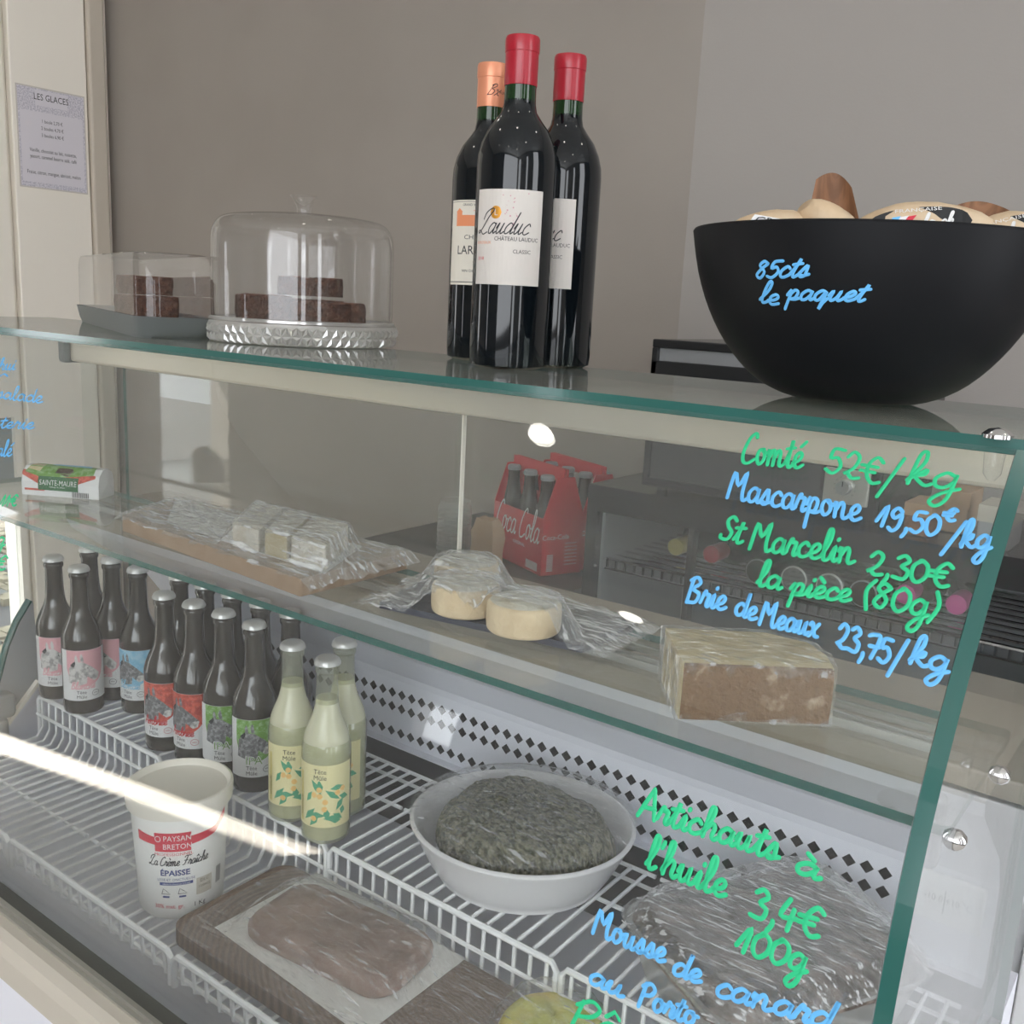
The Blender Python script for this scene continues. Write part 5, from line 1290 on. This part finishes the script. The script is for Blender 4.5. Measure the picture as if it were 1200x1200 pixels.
for lev in (0, -.20):
    for y in [YC + .03 + k * .035 for k in range(10)]:
        MB().tube([(xk0 + .03, y, zsh + lev), (xk1 - .03, y, zsh + lev)], .0024 if y > YC + .04 else .0035, 6).make('shelf_wire', 'chrome', ck_, smooth=True)
    for y in (YC + .026,):
        MB().tube([(xk0 + .03, y, zsh + lev - .018), (xk1 - .03, y, zsh + lev - .018)], .0025, 6).make('shelf_wire', 'chrome', ck_, smooth=True)
    mb = MB()
    for k in range(60): mb.box(xk0 + .03 + k * .019, xk0 + .0325 + k * .019, YC + .03, YC + .035, zsh + lev - .018, zsh + lev)
    o = mb.make('shelf_grille', 'darkgrey', ck_); o['kind'] = 'stuff'
LP = [(0, 0), (.030, 0), (.0365, .004), (.0365, .18), (.033, .205), (.018, .232), (.0142, .245), (.0142, .295), (0, .296)]
def lying(label, px, py, cap, toward, glassm='winebottle'):
    p = at(px, py, 1, YC + .04); x = p.x; z = zsh + .0025 + .0365
    t = thing('lying_bottle', label, 'wine bottle', (x, YC + .03, z), 0, 'wine bottles lying in the cooler')
    T = Matrix.Translation((x, YC + .055 + (.30 if toward else 0), z)) @ Matrix.Rotation(PI / 2 if toward else -PI / 2, 4, 'X')
    k_ = 1. if toward else .66; T = T @ Matrix.Scale(k_, 4); T.translation.z -= .0365 * (1 - k_)
    mb = MB().lathe(LP, 28); mb.V = [tuple(T @ Vector(v)) for v in mb.V]; mb.make('body', glassm, t, smooth=True)
    mb = MB().lathe([(.0148, .25), (.0152, .252), (.0152, .2965), (0, .2975)], 24) if toward else MB().lathe([(.0300, -.0006), (.0335, .001), (.0340, .003)], 28)
    mb.V = [tuple(T @ Vector(v)) for v in mb.V]; mb.make('foil_capsule' if toward else 'base_rim', cap, t, smooth=True)
lying('lying wine bottle with yellow foil neck at the left in the cooler', 786, 640, 'foilyellow', True)
lying('lying wine bottle with red and white foil neck in the cooler', 828, 650, 'redcap', True)
lying('lying bottle with its pale base forward, left of the price text', 884, 668, 'midgrey', False)
lying('lying pale green glass bottle base beside the rimmed one', 926, 680, 'crowncap', False, 'jarglass')
lying('second lying pale green bottle base to the right', 968, 688, 'crowncap', False, 'jarglass')
lying('lying brown bottle under the St Marcelin price', 1008, 694, 'midgrey', False, 'cokeglass')
lying('lying wine bottle with pale pink foil neck in the cooler', 1056, 705, 'pink', True)
lying('lying wine bottle with bright pink foil neck at the right in the cooler', 1116, 718, 'pink', True)
# mini oven on the cooler
oz = zk + .001; ox0 = at(764, 410, 1, YC + .02).x; ox1 = at(1030, 560, 1, YC + .02).x; ot = at(764, 397, 1, YC + .02).z
ov = thing('mini_oven', 'black mini oven with grey control knob standing on the bottle cooler', 'oven', ((ox0 + ox1) / 2, YC + .17, oz))
f0 = YC + .02
ob = MB().box(ox0, ox1, f0 + .02, 1.86, oz + .01, ot - .0).make('body', 'blackglossy', ov); bevel(ob, .004)
b_ = MB().box(ox0, ox1, f0, f0 + .02, ot - .014, ot).box(ox0, ox0 + .012, f0, f0 + .02, oz + .01, ot - .014).box(ox1 - .09, ox1, f0, f0 + .02, oz + .01, ot - .014).box(ox0, ox1, f0, f0 + .02, ot - .062, ot - .036).box(ox0, ox1, f0, f0 + .02, oz + .01, oz + .025)
bevel(b_.make('front_frame', 'black', ov), .002)
MB().box(ox0 + .012, ox1 - .09, f0 + .006, f0 + .010, ot - .036, ot - .014).make('vent_strip', 'midgrey', ov)
MB().box(ox0 + .012, ox1 - .09, f0 + .006, f0 + .010, oz + .025, ot - .062).make('door_glass', 'darkgrey', ov)
for x in (ox0 + .02, ox1 - .02): MB().lathe([(0, 0), (.01, 0), (.01, .011), (0, .011)], 12, (x, f0 + .04), z=oz - .001).make('foot', 'black', ov)
pa_, pb_ = at(969, 546, 1, f0), at(1018, 598, 1, f0)
pm_ = MB().box(pa_.x, pb_.x - .002, f0 - .006, f0, pb_.z + .004, pa_.z).make('control_panel', 'steelgrey', ov); bevel(pm_, .002)
kc = at(990, 571, 1, f0 - .006)
mb = MB().lathe([(.0115, 0), (.0115, .010), (.0105, .0125), (0, .0125)], 28); T = Matrix.Translation((kc.x, f0 - .006, kc.z)) @ Matrix.Rotation(PI / 2, 4, 'X'); mb.V = [tuple(T @ Vector(v)) for v in mb.V]
kb = mb.make('knob', 'knob', ov, smooth=True); MB().box(kc.x - .0007, kc.x + .0007, f0 - .0192, f0 - .0186, kc.z + .002, kc.z + .010).make('pointer', 'ink', kb)
mb = MB()
for k in range(11):
    a = math.radians(-40 + k * 26); mb.box(kc.x + .0165 * math.cos(a) - .0006, kc.x + .0165 * math.cos(a) + .0006, f0 - .0066, f0 - .006, kc.z + .0165 * math.sin(a) - .0006, kc.z + .0165 * math.sin(a) + .0006)
o = mb.make('scale_marks', 'ink', pm_); o['kind'] = 'stuff'
il = at(1010, 552, 1, f0 - .006); MB().lathe([(0, .001), (.003, .001), (.003, 0)], 10, (0, 0)).make('x', 'indicator') ; o = bpy.data.objects['x']; o.name = 'indicator'; o.parent = pm_; o.matrix_local = XF[pm_.name].inverted() @ (Matrix.Translation((il.x, f0 - .006, il.z)) @ Matrix.Rotation(PI / 2, 4, 'X'))
# small things at the right on the cooler
def small_box(label, px0, px1, py0, py1, y, mat, name='cardboard_box', lid=None):
    a, b = at(px0, py1, 1, y), at(px1, py0, 1, y); z = zk + .001; dz = 0
    t = thing(name, label, 'box', ((a.x + b.x) / 2, y + .04, z))
    h_ = max(.02, b.z - a.z)
    bevel(MB().box(a.x, b.x, y, y + .08, z, z + h_).make('carton', mat, t), .002)
    MB().box(a.x - .002, b.x + .002, y - .002, y + .082, z + h_ * .62, z + h_ + .001).make('lid', lid or mat, t)
small_box('small brown box with pale front on the cooler right of the oven', 1058, 1092, 590, 622, YC + .03, 'packetbrown', lid='kraft')
small_box('tan cardboard box on the cooler behind the glass edge', 1100, 1138, 575, 618, YC + .10, 'kraft')
small_box('grey tray of small cups at the right end of the cooler', 1142, 1190, 598, 640, YC + .03, 'midgrey', 'cup_tray', 'beige')

# cola carriers
def carrier(label, fx, fy, rz, z0):
    t = thing('cola_carrier', label, 'bottle carrier', (fx, fy, z0), rz, 'cola carriers on the back counter')
    L_, W_, H_ = .190, .092, .112
    b = MB(); th_ = .002
    b.box(-L_, 0, 0, th_, 0, H_).box(-L_, 0, W_ - th_, W_, 0, H_).box(-th_, 0, 0, W_, 0, H_ + .002).box(-L_, -L_ + th_, 0, W_, 0, H_ + .002).box(-L_, 0, 0, W_, 0, th_)
    b.make('carton', 'cokered', t, world=False)
    hb = MB(); yc_ = W_ / 2
    for s_ in (-.004, .004):
        hb.box(-L_, -L_ + .028, yc_ + s_ - .001, yc_ + s_ + .001, 0, .205).box(-.028, 0, yc_ + s_ - .001, yc_ + s_ + .001, 0, .205).box(-L_ + .028, -.028, yc_ + s_ - .001, yc_ + s_ + .001, .180, .205).box(-L_ + .028, -.028, yc_ + s_ - .001, yc_ + s_ + .001, .0, .145)
    hb.make('handle', 'cokered', t, world=False)
    for x in (0, -L_):
        V = [(x, 0, H_), (x, W_, H_), (x, yc_ + .02, .190), (x, yc_ - .02, .190)]; V += [(x - .0015 if x == 0 else x + .0015, y, z) for _, y, z in V]
        mesh('end_flap', V, [(0, 1, 2, 3), (4, 5, 6, 7), (0, 1, 5, 4), (1, 2, 6, 5), (2, 3, 7, 6), (3, 0, 4, 7)], 'cokered', t, world=False)
    pr = MB(); ff = lambda u, v: (u, -.0006, v)
    st, adv = strokes('Coca Cola', .35); k = .168 / adv
    for ln in st: ribbon(pr, [Vector(ff(-.181 + u * k, .060 + v * k * 1.5)) for u, v in ln], .0032, lambda q: Vector((0, -1, 0)), 0, .0002)
    add_text(pr, 'ORIGINAL', .010, ff, 0, dx=-.085, dy=.043)
    for k in range(12): pr.box(-.055 + k * .0036, -.0532 + k * .0036, -.0008, -.0004, .006, .022)
    fs = lambda u, v: (.0006, u, v); add_text(pr, 'Coca-Cola', .014, fs, 0, dx=.030, dy=.070)
    for k in range(7): add_text(pr, 'ingrédients eau sucre', .0048, fs, 0, dx=.066, dy=.060 - k * .007, sx=.7)
    for k in range(10): pr.box(.0004, .0008, .012, .026, .008 + k * .0034, .0098 + k * .0034)
    pr.make('print', 'labelwhite', t, world=False)
    base = None
    for i in range(3):
        for j in range(2):
            x, y = -.032 - i * .063, .0245 + j * .043
            bt = MB().lathe(smoothprof([(0, .003), (.018, .003), (.0205, .01), (.0195, .04), (.0210, .08), (.0205, .105), (.017, .130), (.0125, .155), (.0118, .182)], 2), 24)
            if base is None:
                b0 = bt.make('bottle', 'cokeglass', t, world=False, smooth=True); c0_ = MB().lathe([(.0135, .180), (.014, .186), (.012, .190), (0, .1905)], 20).make('crown_cap', 'midgrey', b0, world=False); b0.location = (x, y, 0); base = b0
            else: c = copy_tree(base, t); c.location = (x, y, 0)
    return t
c1 = at(633, 676, 2, zc); c1b = at(560, 640, 2, zc)
rzc = math.atan2(c1.y - c1b.y, c1.x - c1b.x)
carrier('front red cola six pack carrier next to the kraft bag', c1.x, c1.y, rzc, zc + .001)
off = Vector((math.cos(rzc + PI / 2), math.sin(rzc + PI / 2))) * .095 + Vector((math.cos(rzc), math.sin(rzc))) * -.01
carrier('rear red cola six pack carrier touching the front one', c1.x + off.x, c1.y + off.y, rzc, zc + .001)
# kraft bag and jar
kb_ = at(577, 668, 2, zc); kx, ky = kb_.x, kb_.y - .02
V = []; F = []; rr_ = random.Random(2); n = 24
for i in range(9):
    s_ = i / 8
    for j in range(n):
        a = 2 * PI * j / n; r = (.030 if s_ < .8 else .030 - (s_ - .8) * .05) * (1 + .08 * rr_.uniform(-1, 1)); sq = 1 / max(abs(math.cos(a)), abs(math.sin(a))) ** .6
        V.append((kx + r * sq * math.cos(a), ky + r * .7 * sq * math.sin(a), zc + .001 + .105 * s_ + rr_.uniform(-.002, .002) * (0 < i)))
for i in range(8):
    for j in range(n): F.append((i * n + j, i * n + (j + 1) % n, (i + 1) * n + (j + 1) % n, (i + 1) * n + j))
F += [tuple(range(n))[::-1], tuple(8 * n + j for j in range(n))]
tag(mesh('paper_bag', V, F, 'kraft', smooth=True), 'small brown kraft bag in front of the red cola carrier', 'bag')
jb = at(531, 655, 2, zc)
t = thing('glass_jar', 'tall ribbed glass jar on the dark counter left of the cola', 'jar', (jb.x, jb.y, zc + .001))
MB().lathe([(0, 0), (.032, 0), (.034, .004), (.034, .105), (.030, .115), (.031, .120)], 32, (jb.x, jb.y), z=zc + .001).make('glass_wall', 'jarglass', t, smooth=True)
mb = MB()
for k in range(9): mb.lathe([(.0342, .02 + k * .009), (.0352, .022 + k * .009), (.0342, .024 + k * .009)], 32, (jb.x, jb.y), z=zc + .001)
o = mb.make('rib', 'jarglass', t, smooth=True); o['kind'] = 'stuff'
# white cabinet to the right
wc = thing('white_cabinet', 'white cabinet with beige worktop just right of the display case', 'cabinet', (.3, 1.25, 0))
zw = at(1192, 917, 1, 1.12).z
bevel(MB().box(-.118, .9, 1.12, 1.46, zw - .025, zw).make('worktop', 'beige', wc), .003)
MB().box(-.112, .9, 1.14, 1.45, .06, zw - .025).make('carcass', 'white', wc)
for k in range(2): bevel(MB().box(-.10 + k * .5, .39 + k * .5, 1.122, 1.14, .1, zw - .03).make('door', 'white', wc), .002)
